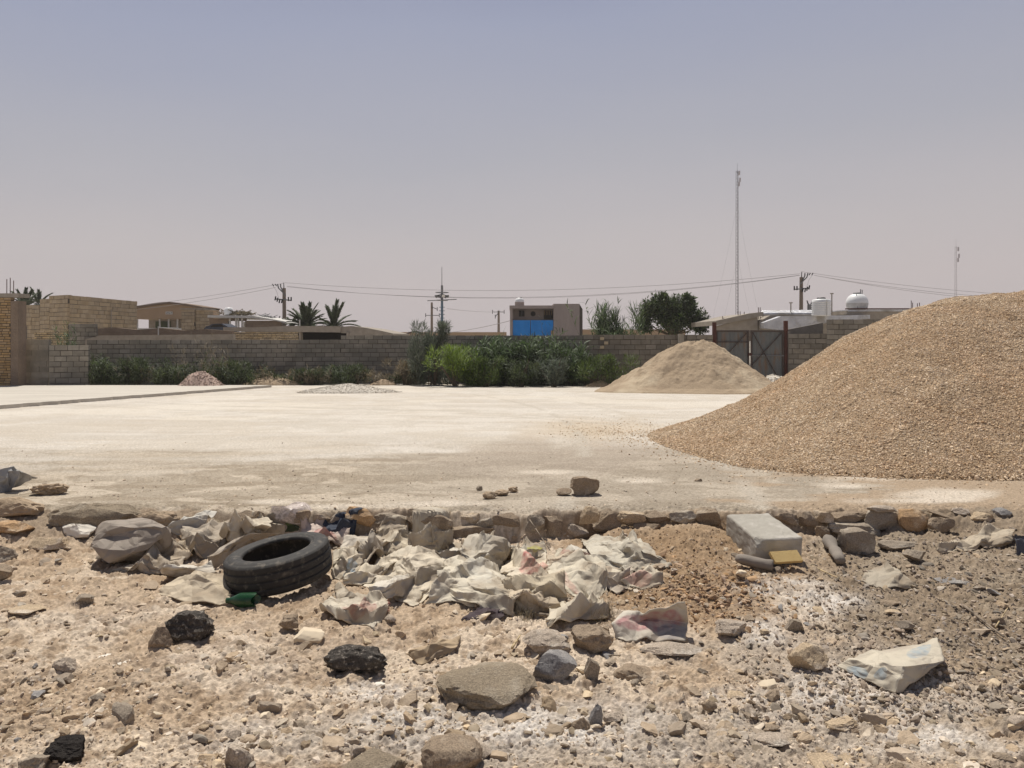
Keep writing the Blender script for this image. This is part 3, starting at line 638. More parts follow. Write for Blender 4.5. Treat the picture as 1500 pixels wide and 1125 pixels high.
# yellow brick building at the left margin
Y0 = 28.6; x1 = (19 - 750) / F * Y0
t = thing('brick_building', (-21, Y0, -.55), 'yellow brick building corner with rebar at the left edge', 'building')
wall_blocks(t, (-27, Y0), (x1, Y0), -.6, zz(436, Y0), .25, .26, .098, M['brick_yellow'], M['mortar'], 6, 'brickwork', mort=.02, jit=.006)
mb = MB(); mb.box(x1 + .005, x1 + .28, Y0 - .14, Y0 + .35, -.6, zz(441, Y0)); mb.part('corner_column', M['mud'], t)
mb = MB(); mb.box(-27, x1 + .32, Y0 - .17, Y0 + .5, zz(435.5, Y0), zz(430, Y0)); mb.part('roof_slab', M['concrete'], t)
for px_, tp in ((10, 409), (15, 407), (20, 411)):
    mb = MB(); a = P(px_, 432, Y0 + .3); b = P(px_, tp, Y0 + .3); mb.tube(a, b, .014); mb.part('rebar', M['rust'], t)
# beige block building behind
t = thing('block_building', (-24, 42, -.75), 'unfinished beige block building with a stepped top corner', 'building')
cA = xy(102, 42); cL = xy(38, 44.5); cR = xy(198.5, 49)
zt = zz(432.5, 42)
wall_blocks(t, cA, cR, 1.2, zt, .22, .55, .235, M['block_beige'], M['mortar'], 7)
wall_blocks(t, cA, cR, -.8, 1.16, .22, .55, .22, M['mud'], M['mud'], 17, name='lower_wall')
for k_, (a_, b_, tp) in enumerate(((102, 76, 432.5), (76, 62, 438), (62, 50, 447), (50, 26, 447))):
    f0 = (102 - a_) / 64.; f1 = (102 - b_) / 64.
    A_ = (lerp(cA[0], cL[0], f0), lerp(cA[1], cL[1], f0)); B_ = (lerp(cA[0], cL[0], f1), lerp(cA[1], cL[1], f1))
    wall_blocks(t, B_, A_, -.8, zz(tp, lerp(A_[1], B_[1], .5)), .22, .55, .235, M['block_beige'], M['mortar'], 8 + k_)
mb = MB(); a = P(163, 453, 45.8); b = P(163, 490, 45.8); mb.tube(a, b, .03); mb.part('drain_pipe', M['concrete'], t)
# small broken walls above the grey wall at the left
t = thing('broken_wall', (-24, 36, -.7), 'low broken patch of grey and tan blocks below the beige building', 'wall')
wall_blocks(t, xy(102, 36), xy(142, 36), -.8, zz(474, 36), .2, .4, .2, M['block_grey'], M['mortar'], 12, ragged=.4)
wall_blocks(t, xy(52, 36), xy(100, 36), -.8, zz(484, 36), .2, .25, .1, M['brick_tan'], M['mortar'], 13, ragged=.3)
t = thing('broken_wall', (-24.8, 34.5, -.7), 'narrow grey block stump beside the yellow brick corner', 'wall')
wall_blocks(t, xy(24, 33), xy(38, 33), -.8, zz(477, 33), .2, .4, .2, M['block_grey'], M['mortar'], 14)
# mud wall behind the long wall
t = thing('mud_wall', (-14, 37, -.7), 'crumbling brown mud wall showing above the long block wall', 'wall')
mb = MB(); pr = [(x_, z_) for x_, z_ in ((xy(140, 37)[0], -.8), (xy(340, 37)[0], -.8), (xy(340, 37)[0], zz(485, 37)), (xy(300, 37)[0], zz(482, 37)), (xy(270, 37)[0], zz(484, 37)), (xy(235, 37)[0], zz(480.5, 37)), (xy(200, 37)[0], zz(483, 37)), (xy(170, 37)[0], zz(480, 37)), (xy(140, 37)[0], zz(481, 37)))]
mb.prism(pr, 37, 37.3); mb.part('wall', M['mud'], t)
mb = MB(); mb.prism([(xy(130, 36)[0], -.8), (xy(345, 36)[0], -.8), (xy(345, 36)[0], zz(489.5, 36)), (xy(150, 36)[0], zz(491.5, 36)), (xy(130, 36)[0], zz(497, 36))], 35.7, 36); mb.part('lower_course', M['concrete'], t)
mb = MB(); mb.tube(P(232, 496, 36.9), P(232, 478, 36.9), .03); mb.tube(P(232, 480, 36.9), P(262, 481, 36.9), .02); mb.part('white_pipe', M['whitedull'], t)
# gabled hall
Yg = 62.
t = thing('gable_hall', (xy(250, Yg)[0], Yg, -.8), 'brown clad hall with a shallow gable and small white sign', 'building')
mb = MB(); g_ = [(198, 467), (300, 467), (300, 451)] ; crv = [(p_, 443.5 + 7.5 * (abs(p_ - 249) / 51.) ** 1.35) for p_ in range(300, 190, -8)]
poly = [(xy(a, Yg)[0], zz(b, Yg)) for a, b in [(192, 467), (300, 467)] + crv]
mb.prism(poly, Yg, Yg + 3); mb.part('gable', M['fascia'], t)
mb = MB(); up_ = [(xy(a, Yg)[0], zz(b - 1.2, Yg)) for a, b in crv]; dn = [(xy(a, Yg)[0], zz(b + 1.6, Yg)) for a, b in crv]
mb.prism(dn[::-1] + up_, Yg - .5, Yg + 3.2); mb.part('roof_edge', M['fascia_dark'], t)
mb = MB(); x_, z_ = xy(248, Yg)[0], zz(458.5, Yg); mb.box(x_ - .28, x_ + .28, Yg - .06, Yg - .01, z_ - .11, z_ + .11); sg = mb.part('sign', M['whitedull'], t)
for i_, (dx_, wx_) in enumerate(((-.2, .06), (-.08, .09), (.06, .08), (.19, .06))):
    mb = MB(); mb.box(x_ + dx_ - wx_ / 2, x_ + dx_ + wx_ / 2, Yg - .075, Yg - .062, z_ - .05 + .02 * (i_ % 2), z_ + .05 - .02 * ((i_ + 1) % 2)); mb.part('sign_mark', M['mortar'], sg)
mb = MB(); mb.box(xy(192, Yg)[0], xy(300, Yg)[0], Yg + 3, Yg + 3.2, -.8, zz(467, Yg)); mb.part('back_wall', M['concrete'], t)
for a, b in ((203, 226), (246, 270)):
    mb = MB(); mb.box(xy(a, Yg)[0], xy(b, Yg)[0], Yg + 2.93, Yg + 2.99, zz(480, Yg), zz(469.5, Yg)); mb.part('window', M['leaf_weed'] if a < 210 else M['steel'], t)
for a in (199, 232, 245, 258, 266):
    mb = MB(); mb.box(xy(a, Yg)[0] - .05, xy(a, Yg)[0] + .05, Yg + .2, Yg + .3, -.8, zz(467, Yg)); mb.part('post', M['whitedull'], t)
mb = MB(); mb.box(xy(198, Yg)[0], xy(285, Yg)[0], Yg - 1, Yg - .8, -.8, zz(481, Yg)); mb.part('parapet', M['whitedull'], t)
# block tower in front of the hall
Yt = 56.
t = thing('block_hut', (xy(285, Yt)[0], Yt, -.8), 'narrow tan block hut in front of the gabled hall', 'building')
wall_blocks(t, xy(266.5, Yt), xy(286, Yt), -.8, zz(452.5, Yt), .25, .5, .25, M['block_beige'], M['mortar'], 21)
wall_blocks(t, xy(287, Yt), (xy(299, Yt)[0], Yt + 1.5), -.8, zz(455, Yt), .25, .5, .25, M['block_beige'], M['mortar'], 22, name='side_blocks')
mb = MB(); mb.box(xy(266, Yt)[0], xy(301, Yt)[0], Yt - .25, Yt + 2, zz(454, Yt) + .03, zz(452.2, Yt) + .03); mb.part('roof', M['concrete'], t)
# flat-roofed shed with clutter
Ys = 50.
t = thing('flat_roof_shed', (xy(345, Ys)[0], Ys, -.8), 'low shed with a sagging white roof edge and a white opening', 'building')
mb = MB(); mb.prism([(xy(a, Ys)[0], zz(b, Ys)) for a, b in ((304, 465), (372, 466), (404, 470), (420, 474), (418, 471), (396, 467), (370, 462.5), (304, 461.5))], Ys, Ys + 6); mb.part('roof', M['whitedull'], t)
mb = MB(); mb.box(xy(302, Ys)[0], xy(330, Ys)[0], Ys + .5, Ys + .7, -.8, zz(466, Ys)); mb.part('wall', M['mud'], t); mb = MB(); mb.box(xy(330, Ys)[0], xy(356, Ys)[0], Ys + .5, Ys + .7, zz(470, Ys), zz(466, Ys)); mb.part('wall', M['mud'], t)
mb = MB(); mb.box(xy(333, Ys)[0], xy(353, Ys)[0], Ys + 3, Ys + 3.1, -.8, zz(470, Ys)); mb.part('inner_wall', M['white'], t)
for a in (334, 343, 346.5, 352):
    mb = MB(); mb.box(xy(a, Ys)[0] - .05, xy(a, Ys)[0] + .05, Ys + .3, Ys + .4, -.8, zz(466, Ys)); mb.part('post', M['whitedull'], t)
mb = MB(); mb.box(xy(356, Ys)[0], xy(409, Ys)[0], Ys + .4, Ys + .7, -.8, zz(469.5, Ys)); mb.part('side_wall', M['mud'], t)
# car under the shed
Yc = 47
t = thing('parked_car', (xy(318, Yc)[0], Yc, -.75), 'dark car roof seen above the wall beside the tan block hut', 'car')
z0c = zz(482, Yc)
mb = MB(); mb.prism([(xy(a, Yc)[0], zz(b, Yc)) for a, b in ((298, 520), (299, 481), (302, 478), (306, 477), (311, 474.5), (325, 474), (331, 477), (334, 479), (334, 520))], Yc, Yc + 1.6); mb.part('body', M['strap'], t)
mb = MB(); mb.prism([(xy(a, Yc)[0], zz(b, Yc)) for a, b in ((308, 479), (312, 475.6), (324, 475.2), (329, 478.6))], Yc - .012, Yc + .02); mb.part('window', M['dark'], t)
# roof clutter
mb = MB(); c_ = P(335, 461, Ys + 1.5); mb.lathe(c_, [(0, .5), (.22, .48), (.3, .3), (.3, 0)], 12); mb.solo('water_tank', M['white'], 'small round white tank on the shed roof among brush', 'tank', smooth=True)
def tangle(c, rx, rz, n, r, mat, name, label, cat, seed, ry=None):
    q = random.Random(seed); m = MB()
    for _ in range(n):
        th_ = q.uniform(0, 2 * math.pi); rr = math.sqrt(q.random()); ry_ = ry or rx * .5
        a = np.array([c[0] + rx * rr * math.cos(th_), c[1] + ry_ * rr * math.sin(th_), c[2] + q.uniform(0, rz) * (1 - rr * .7)])
        b = a + np.array([q.uniform(-1, 1) * rx * .5, q.uniform(-.3, .3), q.uniform(-.3, .6) * rz]); m.tube(a, b, r, r, 4)
    return m.solo(name, mat, label, cat)
tangle(P(352, 461.5, Ys + 1.5), .75, .38, 130, .025, M['leaf_dry'], 'brush_pile', 'heap of dry brush piled on the shed roof', 'brush pile', 5)
tangle(P(330, 461.5, Ys + 1.8), .6, .35, 60, .025, M['stick'], 'scrap_pile', 'dark scrap heap beside the small roof tank', 'scrap pile', 6)
tangle(P(386, 466, Ys + 1.8), .8, .28, 40, .02, M['steel'], 'scrap_pile', 'thin metal scrap lying on the sloping end of the shed roof', 'scrap pile', 7)
# concrete roofed low building with dark opening
Yb = 40.
t = thing('low_building', (xy(440, Yb)[0], Yb, -.78), 'low building with a concrete roof band and long dark opening', 'building')
mb = MB(); mb.prism([(xy(a, Yb)[0], zz(b, Yb)) for a, b in ((329, 485), (500, 487), (500, 478), (424, 477.5), (375, 479.5), (329, 479.5))], Yb - .2, Yb + 7); mb.part('roof_band', M['concrete'], t)
wall_blocks(t, xy(333, Yb), xy(438, Yb), -.8, zz(486.3, Yb), .22, .23, .085, M['brick_tan'], M['mortar'], 31, name='brickwork', mort=.02)
mb = MB(); mb.box(xy(438.5, Yb)[0], xy(441.5, Yb)[0], Yb - .1, Yb + .3, -.8, zz(486.5, Yb)); mb.part('pillar', M['concrete'], t); mb = MB(); mb.box(xy(508, Yb)[0], xy(511, Yb)[0], Yb - .1, Yb + .3, -.8, zz(486.5, Yb)); mb.part('pillar', M['concrete'], t)
mb = MB(); mb.box(xy(425, Yb)[0], xy(530, Yb)[0], Yb + 2, Yb + 2.1, -.8, zz(484, Yb)); mb.part('inner_wall', M['dark'], t)  # near-black sheet painted in place of the shade inside the opening
mb = MB(); mb.prism([(xy(a, Yb)[0], zz(b, Yb)) for a, b in ((500, 488), (511, 488), (511, 497), (576, 497), (576, 488.5), (556, 484), (535, 480), (515, 477.5), (500, 478.5))], Yb, Yb + 6); mb.part('sloping_wall', M['concrete'], t)
for px_, tp, hh_ in ((439, 467.5, 11), (464, 474, 5), (474, 474, 4)):
    mb = MB(); x_ = xy(px_, Yb + 1)[0]; mb.tube((x_, Yb + 1, zz(481, Yb)), (x_, Yb + 1, zz(tp, Yb)), .035, .035, 8); mb.part('vent_pipe', M['whitedull'], t)
for px_ in (517, 529, 538, 541, 545):
    mb = MB(); x_ = xy(px_, Yb + 2)[0]; mb.tube((x_, Yb + 2, zz(487, Yb)), (x_, Yb + 2, zz(475 + (px_ % 3) * 1.2 + (px_ - 517) * .12, Yb)), .012, .012, 5); mb.part('rebar', M['rust'], t)
# far brown walls
for a, b, t0, Y_, lab in ((573, 742, 486.5, 75, 'distant flat brown wall left of the blue fronted house'), (852, 1004, 482.5, 70, 'distant brown wall between the reeds and the dark green tree')):
    mb = MB(); mb.box(xy(a, Y_)[0], xy(b, Y_)[0], Y_, Y_ + .3, -.8, zz(t0, Y_)); mb.solo('mud_wall', M['fascia'], lab, 'wall')
mb = MB()
for k_ in range(9):
    a = P(592 + 3.2 * k_, 493 - 5 * math.sin(k_ / 8 * math.pi * .8) - 2, 60); b = P(595.2 + 3.2 * k_, 493 - 5 * math.sin((k_ + 1) / 8 * math.pi * .8) - 2, 60); mb.tube(a, b, .07, .07, 6)
    mb.tube(a, (a[0], a[1], a[2] - .45), .025, .025, 5)
mb.solo('steel_arch', M['rust'], 'rusty curved steel arch left of the feathery tamarisk bush', 'steel arch')
# house with blue panels
Yh = 60.
hx = lambda p_: xy(p_, Yh)[0]
t = thing('house', (hx(800), Yh, -.8), 'square rendered house with blue panels and a white roof tank', 'house')
mb = MB(); mb.box(hx(747), hx(751), Yh, Yh + 6, -.8, zz(448, Yh)); mb.part('wall', M['render'], t); mb = MB(); mb.box(hx(811), hx(849), Yh, Yh + 6, -.8, zz(445, Yh)); mb.part('wall', M['render'], t)
mb = MB(); mb.box(hx(746.3), hx(811), Yh - .1, Yh + 6, zz(452, Yh), zz(447.5, Yh)); mb.part('roof_slab', M['render'], t)
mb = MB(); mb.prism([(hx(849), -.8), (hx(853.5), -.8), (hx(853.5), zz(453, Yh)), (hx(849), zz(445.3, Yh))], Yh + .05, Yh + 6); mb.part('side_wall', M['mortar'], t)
mb = MB(); mb.box(hx(751), hx(811), Yh + 1.2, Yh + 1.4, -.8, zz(451, Yh)); mb.part('balcony_wall', M['render'], t)
for i_ in range(2):
    mb = MB(); a = (751.3, 776.8) if i_ == 0 else (777.6, 810.5); mb.box(hx(a[0]), hx(a[1]), Yh + .1, Yh + .16, -.8, zz(469, Yh)); mb.part('blue_panel', M['blue'], t)
mb = MB(); mb.box(hx(807), hx(811), Yh + .0, Yh + .08, -.8, zz(484, Yh)); mb.part('rust_patch', M['brick_yellow'], t)
mb = MB(); mb.box(hx(760.5), hx(768.5), Yh + 1.1, Yh + 1.19, zz(463, Yh), zz(454, Yh)); wf = mb.part('window', M['dark'], t)
mb = MB(); mb.box(hx(764.2), hx(764.8), Yh + 1.05, Yh + 1.09, zz(463, Yh), zz(454, Yh)); mb.part('frame', M['steel'], wf)
mb = MB(); mb.add([(hx(781.5) + .2 * math.cos(k_ * math.pi / 8) * 1.0, Yh + 1.15, zz(459, Yh) + .2 * math.sin(k_ * math.pi / 8)) for k_ in range(16)], [tuple(range(15, -1, -1))])
mb.lathe((hx(781.5), Yh + 1.17, zz(459, Yh)), [(0.001, 0)], 3); mb.part('round_window', M['dark'], t)
mb = MB(); mb.box(hx(797.5), hx(810.5), Yh + 1.1, Yh + 1.19, zz(467, Yh), zz(454, Yh)); wf = mb.part('window', M['dark'], t)
for k_ in range(5):
    mb = MB(); mb.box(hx(798 + 2.6 * k_), hx(798.7 + 2.6 * k_), Yh + 1.02, Yh + 1.08, zz(461, Yh), zz(454, Yh)); mb.part('slat', M['brick_yellow'], wf)
t = thing('water_tank', (hx(761), Yh + 2, zz(447, Yh)), 'white domed water tank on the roof of the blue fronted house', 'tank')
mb = MB(); mb.lathe(P(761, 448, Yh + 2), [(.38, -.1), (.38, .3)], 20); mb.part('base', M['render'], t, True)
mb = MB(); mb.lathe(P(761, 448, Yh + 2), [(.38, .3), (.38, .38), (.34, .5), (.24, .62), (.1, .68), (0, .69)], 20); mb.part('dome', M['white'], t, True)
mb = MB(); mb.tube(P(760, 436.3, Yh + 1.9), P(764, 435.6, Yh + 1.9), .04); mb.part('lid', M['lid'], t)

# gate
Yq = 31.4
qx = lambda p_: xy(p_, Yq)[0]
t = thing('metal_gate', (qx(1098), Yq, -.7), 'grey sheet metal double gate with rusty red cross braced frame', 'gate')
for i_, (a, b) in enumerate(((1048, 1097.5), (1099, 1148))):
    mb = MB(); n_ = 26
    poly_ = [];
    x0_, x1_ = qx(a), qx(b)
    V = []; Fc = []
    for k_ in range(n_ * 4 + 1):
        f_ = k_ / (n_ * 4); ph = k_ % 4; yy = Yq + (.0 if ph in (0, 1) else .022)
        V += [(lerp(x0_, x1_, f_), yy, -.78), (lerp(x0_, x1_, f_), yy, zz(484.5, Yq))]
    for k_ in range(n_ * 4): Fc.append((2 * k_, 2 * k_ + 2, 2 * k_ + 3, 2 * k_ + 1))
    lf = part('leaf', V, Fc, M['gate'], t)
    zt_ = zz(485, Yq); zb_ = -.72; zm = zz(521 if i_ else 501, Yq)
    mb = MB(); w_ = .035
    for z_ in (zt_, zb_): mb.box(x0_, x1_, Yq - .05, Yq - .006, z_ - w_, z_ + w_)
    for x_ in (x0_ + w_, x1_ - w_): mb.box(x_ - w_, x_ + w_, Yq - .052, Yq - .004, zb_, zt_)
    mb.part('frame', M['darksteel'], lf)
    mb = MB(); mb.box(x0_, x1_, Yq - .055, Yq - .01, zm - .02, zm + .02); mb.part('rail', M['steel'] if i_ else M['darksteel'], lf)
    for s_ in ((0, 1) if i_ else (0,)):
        mb = MB(); a_ = (x0_ + .05, Yq - .06 - .004 * s_, zt_ if s_ else zz(535, Yq)); b_ = (x1_ - .05, Yq - .06 - .004 * s_, zb_ if s_ else zt_); mb.tube(a_, b_, .022, .022, 5); mb.part('brace', M['darksteel'], lf)
mb = MB(); mb.box(qx(1095), qx(1100), Yq - .12, Yq - .05, zz(521, Yq), zz(517, Yq)); mb.part('lock', M['rust'], t)
for a, tp in ((1046, 472), (1150.5, 470)):
    mb = MB(); mb.box(qx(a) - .07, qx(a) + .07, Yq - .1, Yq + .04, -.8, zz(tp, Yq)); mb.part('post', M['rust'], t)
mb = MB(); a_ = qx(1148); mb.box(qx(1152.5), qx(1156), Yq - .15, Yq + .05, -.8, zz(485, Yq)); mb.part('pillar', M['block_dark'], t)
# walls right of the gate
t = thing('block_wall', (xy(1183, 31)[0], 31, -.7), 'grey block wall right of the gate, partly behind the gravel heap', 'wall')
wall_blocks(t, xy(1155, 31.3), xy(1214, 30.6), -.8, zz(488.5, 31), .2, .43, .20, M['block_mid'], M['mortar'], 41)
t = thing('block_wall', (xy(1280, 30)[0], 30, -.7), 'taller dark block wall rising behind the big gravel heap', 'wall')
wall_blocks(t, xy(1212.5, 30.3), xy(1420, 31.3), -.8, zz(467.5, 30.3), .2, .42, .205, M['block_mid'], M['mortar'], 42)
mb = MB(); mb.prism([(qx(1152), .8), (qx(1213), .8), (qx(1213), zz(472, 31)), (qx(1155), zz(483.5, 31))], 31.9, 32.1); t2 = thing('block_wall', (xy(1183, 32)[0], 32, -.7), 'dark sloping wall end under the silver foil roof edge', 'wall'); mb.part('blocks', M['block_dark'], t2)
# building behind the gate
Yr = 38.
rx_ = lambda p_, Y=Yr: xy(p_, Y)[0]
t = thing('flat_roof_building', (rx_(1180), Yr, -.75), 'low concrete building behind the gate with silver foil roofing', 'building')
mb = MB(); mb.prism([(rx_(a), zz(b, Yr)) for a, b in ((1048, 492), (1110, 492), (1110, 463), (1048, 478))], Yr, Yr + .3); mb.part('wall', M['concrete'], t)
mb = MB(); mb.prism([(rx_(a), zz(b, Yr)) for a, b in ((1047, 477), (1116, 462.5), (1116, 457), (1095, 459.5), (1070, 465), (1047, 470))], Yr - .25, Yr + 5); mb.part('roof_slab', M['concrete'], t)
mb = MB(); mb.prism([(rx_(a), zz(b, Yr)) for a, b in ((1110, 500), (1480, 500), (1480, 462), (1128, 462), (1112, 471))], Yr - .02, Yr + 6); mb.part('main_wall', M['concrete'], t)
for k_, pp in enumerate((((1110, 481), (1152, 486), (1205, 472), (1262, 467.5), (1262, 462), (1135, 464), (1110, 473)),)):
    mb = MB(); mb.prism([(rx_(a), zz(b, Yr)) for a, b in pp], Yr - .9, Yr - .3); mb.part('foil_edge', M['foil'], t)
mb = MB()
for k_ in range(5): mb.tube(P(1112 + k_, 460.5 - k_ * .9, Yr + 1 + k_ * .5), P(1200 + k_, 460 - k_ * .9, Yr + 1 + k_ * .5), .09, .09, 8)
mb.part('foil_roll', M['foil'], t)
mb = MB(); mb.prism([(rx_(a), zz(b, Yr)) for a, b in ((1258, 468), (1345, 468), (1345, 455.5), (1236, 455.5), (1236, 461), (1258, 463))], Yr - .3, Yr + 4); mb.part('parapet', M['concrete'], t)
mb = MB(); mb.box(rx_(1234), rx_(1352), Yr - .45, Yr - .3, zz(453.6, Yr), zz(452, Yr)); mb.part('roof_rail', M['rust'], t)
mb = MB(); mb.box(rx_(1238), rx_(1350), Yr - .38, Yr + 3.5, zz(456.5, Yr), zz(453.9, Yr)); mb.part('roof_sheet', M['foil'], t)
for px_, tp in ((1060, 463), (1062, 465), (1083, 455.5), (1086, 456), (1092, 456.5), (1113, 450), (1115.5, 450), (1270, 446), (1273, 446), (1340, 443), (1347, 444), (1350, 443), (1338, 440)):
    mb = MB(); x_ = rx_(px_); mb.tube((x_, Yr + .2, zz(463 if px_ < 1200 else 456, Yr) - .15), (x_, Yr + .2, zz(tp, Yr)), .018, .018, 5); mb.part('rebar', M['rust'], t)
for px_, tp, sz in ((1158.5, 443.5, 3), (1218.5, 430, 3)):
    mb = MB(); x_ = rx_(px_, 39); mb.tube((x_, 39, zz(462, 39)), (x_, 39, zz(tp, 39)), .03, .03, 8); mb.tube((x_ - .08, 39, zz(tp, 39)), (x_ + .08, 39, zz(tp, 39)), .035, .035, 6); mb.part('vent_pipe', M['concrete'], t)
# cylindrical tank
Yk = 37.
c_ = P(1203, 463, Yk); R_ = 13 * Yk / F
t = thing('water_tank', c_, 'ribbed white cylindrical water tank with black lid on the foil roof', 'tank')
pf = [(0, 0), (R_, 0)]
for k_ in range(7):
    z_ = .1 * k_ + .03; pf += [(R_, z_), (R_ * 1.03, z_ + .02), (R_ * 1.03, z_ + .05), (R_, z_ + .07)]
pf += [(R_, .75), (R_ * .9, .80), (R_ * .45, .83)]
mb = MB(); mb.lathe(c_, pf, 32); mb.part('body', M['white'], t, True)
mb = MB(); mb.lathe(c_, [(R_ * .45, .80), (R_ * .48, .83), (R_ * .48, .87), (R_ * .4, .90), (0, .905)], 20); mb.part('lid', M['lid'], t)
mb = MB(); mb.tube(c_ + np.array([.08, -R_ - .03, 0]), c_ + np.array([.08, -R_ - .03, .78]), .018); mb.part('pipe', M['whitedull'], t)
# round tank
c_ = P(1255.5, 453.5, 38.5); R_ = 15.2 * 38.5 / F
t = thing('water_tank', c_, 'round white water tank with two standing pipes on the right hand roof', 'tank')
mb = MB(); mb.lathe(c_, [(R_ * .8, 0), (R_ * .95, .12), (R_, .25), (R_, .32)], 32); mb.part('bowl', M['whitedull'], t, True)  # greyer white paints in the shade on the tank's lower half
mb = MB(); mb.lathe(c_, [(R_, .32), (R_ * 1.01, .36), (R_ * .97, .48), (R_ * .82, .64), (R_ * .6, .74), (R_ * .36, .79)], 32); mb.part('dome', M['white'], t, True)
mb = MB(); mb.lathe(c_, [(R_ * .36, .78), (R_ * .38, .82), (R_ * .3, .85), (0, .855)], 20); mb.part('lid', M['lid'], t)
for dx in (.22, .30):
    mb = MB(); mb.tube(c_ + np.array([dx, .1, .62]), c_ + np.array([dx, .1, 1.0 if dx > .25 else 1.03]), .022); mb.part('pipe', M['steel'], t)
mb = MB(); mb.tube(c_ + np.array([-.18, -R_ * .93, 0]), c_ + np.array([-.18, -.3, .78]), .015); mb.part('pipe', M['steel'], t)

# ------------------------------------------------------------------ poles, masts, wires
def util_pole(px, top, Y, label, flip=1, tr=None):
    b = P(px, 495, Y); b[2] = -.8; s = Y / F
    t = thing('utility_pole', b, label, 'pole')
    mb = MB(); mb.tube(b, P(px - .8 * flip, top + 8, Y), 3.4 * s, 2.4 * s, 10); mb.part('post', M['wood'], t)
    mb = MB(); mb.tube(P(px - 1 * flip, top + 10, Y), P(px - 1.4 * flip, top, Y), .8 * s, .6 * s, 6); mb.part('top_rod', M['steel'], t)
    def arm(pts, r=.9):
        m = MB(); m.path([P(px + a * flip, top + c, Y - .15) for a, c in pts], r * s, 6); m.part('crossarm', M['steel'], t)
    arm([(1, 19), (-3, 14), (-9, 8), (-10.5, 2)]); arm([(-3, 12), (-6, 6), (-6, 2)]); arm([(-13, 24), (10, 26)], 1.0)
    for a, c in ((-13, 20), (-10, 22), (-7, 24), (-3.5, 24), (5.5, 21), (9.5, 21)):
        m = MB(); m.tube(P(px + a * flip, top + c, Y - .2), P(px + a * flip - (1.2 if a < 0 else 0), top + c + 6, Y - .2), 1.0 * s, 1.0 * s, 8); m.part('insulator', M['lid'], t)
    for a in (-18, -14):
        m = MB(); m.tube(P(px + a * flip, top + 2, Y - .2), P(px + (a + 2) * flip, top + 5, Y - .2), .7 * s, .7 * s, 6); m.part('insulator', M['lid'], t)
    m = MB(); m.path([P(px - 17 * flip, top + 5, Y - .2), P(px - 12 * flip, top + 12, Y - .2), P(px - 9 * flip, top + 22, Y - .2)], .2 * s, 4); m.part('jumper_wire', M['wire'], t)
    if tr:
        m = MB(); a = P(tr[0], tr[1], Y + .1)
        m.lathe(a, [(0, 0), (3.4 * s, 0), (3.4 * s, 8 * s), (2.4 * s, 9.5 * s), (0, 9.5 * s)], 12); m.part('transformer', M['steel'], t)
        for k_ in (-2, 2): m = MB(); m.tube(a + [k_ * s, 0, 9 * s], a + [k_ * 2 * s, 0, 15 * s], 1.1 * s, .7 * s, 6); m.part('bushing', M['lid'], t)
util_pole(417, 414, 58, 'wooden utility pole with insulators left of the palms', 1, (406, 478))
util_pole(1173, 398, 52, 'wooden utility pole with insulators beside the cylindrical roof tank', -1, (1186, 455))
def smallpole(px, top, Y, label, arms, flip=1, dbl=False):
    b = P(px, 495, Y); b[2] = -.8; s = Y / F; t = thing('utility_pole', b, label, 'pole')
    m = MB(); m.tube(b, P(px, top, Y), 2.4 * s, 1.5 * s, 8); m.part('post', M['wood'], t)
    for (x0, y0, x1, y1) in arms:
        m = MB(); m.tube(P(px + x0, top + y0, Y - .1), P(px + x1, top + y1, Y - .1), .6 * s, .6 * s, 6); m.part('crossarm', M['steel'], t)
        for e_ in ((x0, y0), (x1, y1)): m = MB(); m.tube(P(px + e_[0], top + e_[1] - 3, Y - .1), P(px + e_[0], top + e_[1] + 2.5, Y - .1), .55 * s, .55 * s, 6); m.part('insulator', M['lid'], t)
smallpole(632.5, 443, 85, 'far utility pole just left of the blue lighting mast', ((-9, 19, 11, 19), (1, 7, 8, 10)))
smallpole(730.5, 455, 95, 'small far utility pole left of the blue fronted house', ((-9, 2, 8, 2), (-5, 9, -1, 4)))
# blue flood light mast
Ym = 72.; s = Ym / F
t = thing('light_mast', P(647.5, 560, Ym) * [1, 1, 0] + [0, 0, -.8], 'blue grey lighting mast with a ring of floodlights and tall spike', 'mast')
b = P(647.5, 495, Ym); b[2] = -.8
m = MB(); m.tube(b, P(647.5, 440, Ym), 2.3 * s, 1.8 * s, 10); m.part('post', M['bluepole'], t)
m = MB(); m.tube(P(647.5, 440, Ym), P(647.5, 418, Ym), 2.0 * s, 1.6 * s, 10); m.part('upper_post', M['steel'], t)
m = MB(); m.tube(P(647.3, 419, Ym), P(647.3, 391, Ym), .55 * s, .35 * s, 6); m.part('spike', M['steel'], t)
m = MB(); m.lathe(P(647.5, 440.5, Ym), [(0, 0), (8.5 * s, 0), (8.5 * s, 1.2 * s), (0, 1.6 * s)], 16); m.part('platform', M['steel'], t)
m = MB(); m.lathe(P(647.5, 429, Ym), [(9.6 * s, 0), (10 * s, .5 * s), (9.6 * s, 1 * s), (9.2 * s, .5 * s), (9.6 * s, 0)], 20); m.part('ring', M['steel'], t)
for k_ in range(8):
    an = k_ * math.pi / 4 + .3; c_ = P(647.5, 434, Ym) + np.array([9 * s * math.cos(an), 9 * s * math.sin(an), 0]); o_ = np.array([math.cos(an), math.sin(an), -.5]); o_ /= np.linalg.norm(o_)
    m = MB(); m.tube(c_ - o_ * 1.6 * s, c_ + o_ * 1.2 * s, 1.4 * s, 2.4 * s, 10); fl = m.part('floodlight', M['lid'] if k_ % 3 else M['whitedull'], t)
    m = MB(); m.tube(c_, P(647.5, 430, Ym), .4 * s, .4 * s, 5); m.part('bracket', M['steel'], t)
m = MB(); m.tube(P(626, 440.5, Ym), P(669, 438.5, Ym), .7 * s, .7 * s, 6); m.part('crossarm', M['steel'], t)
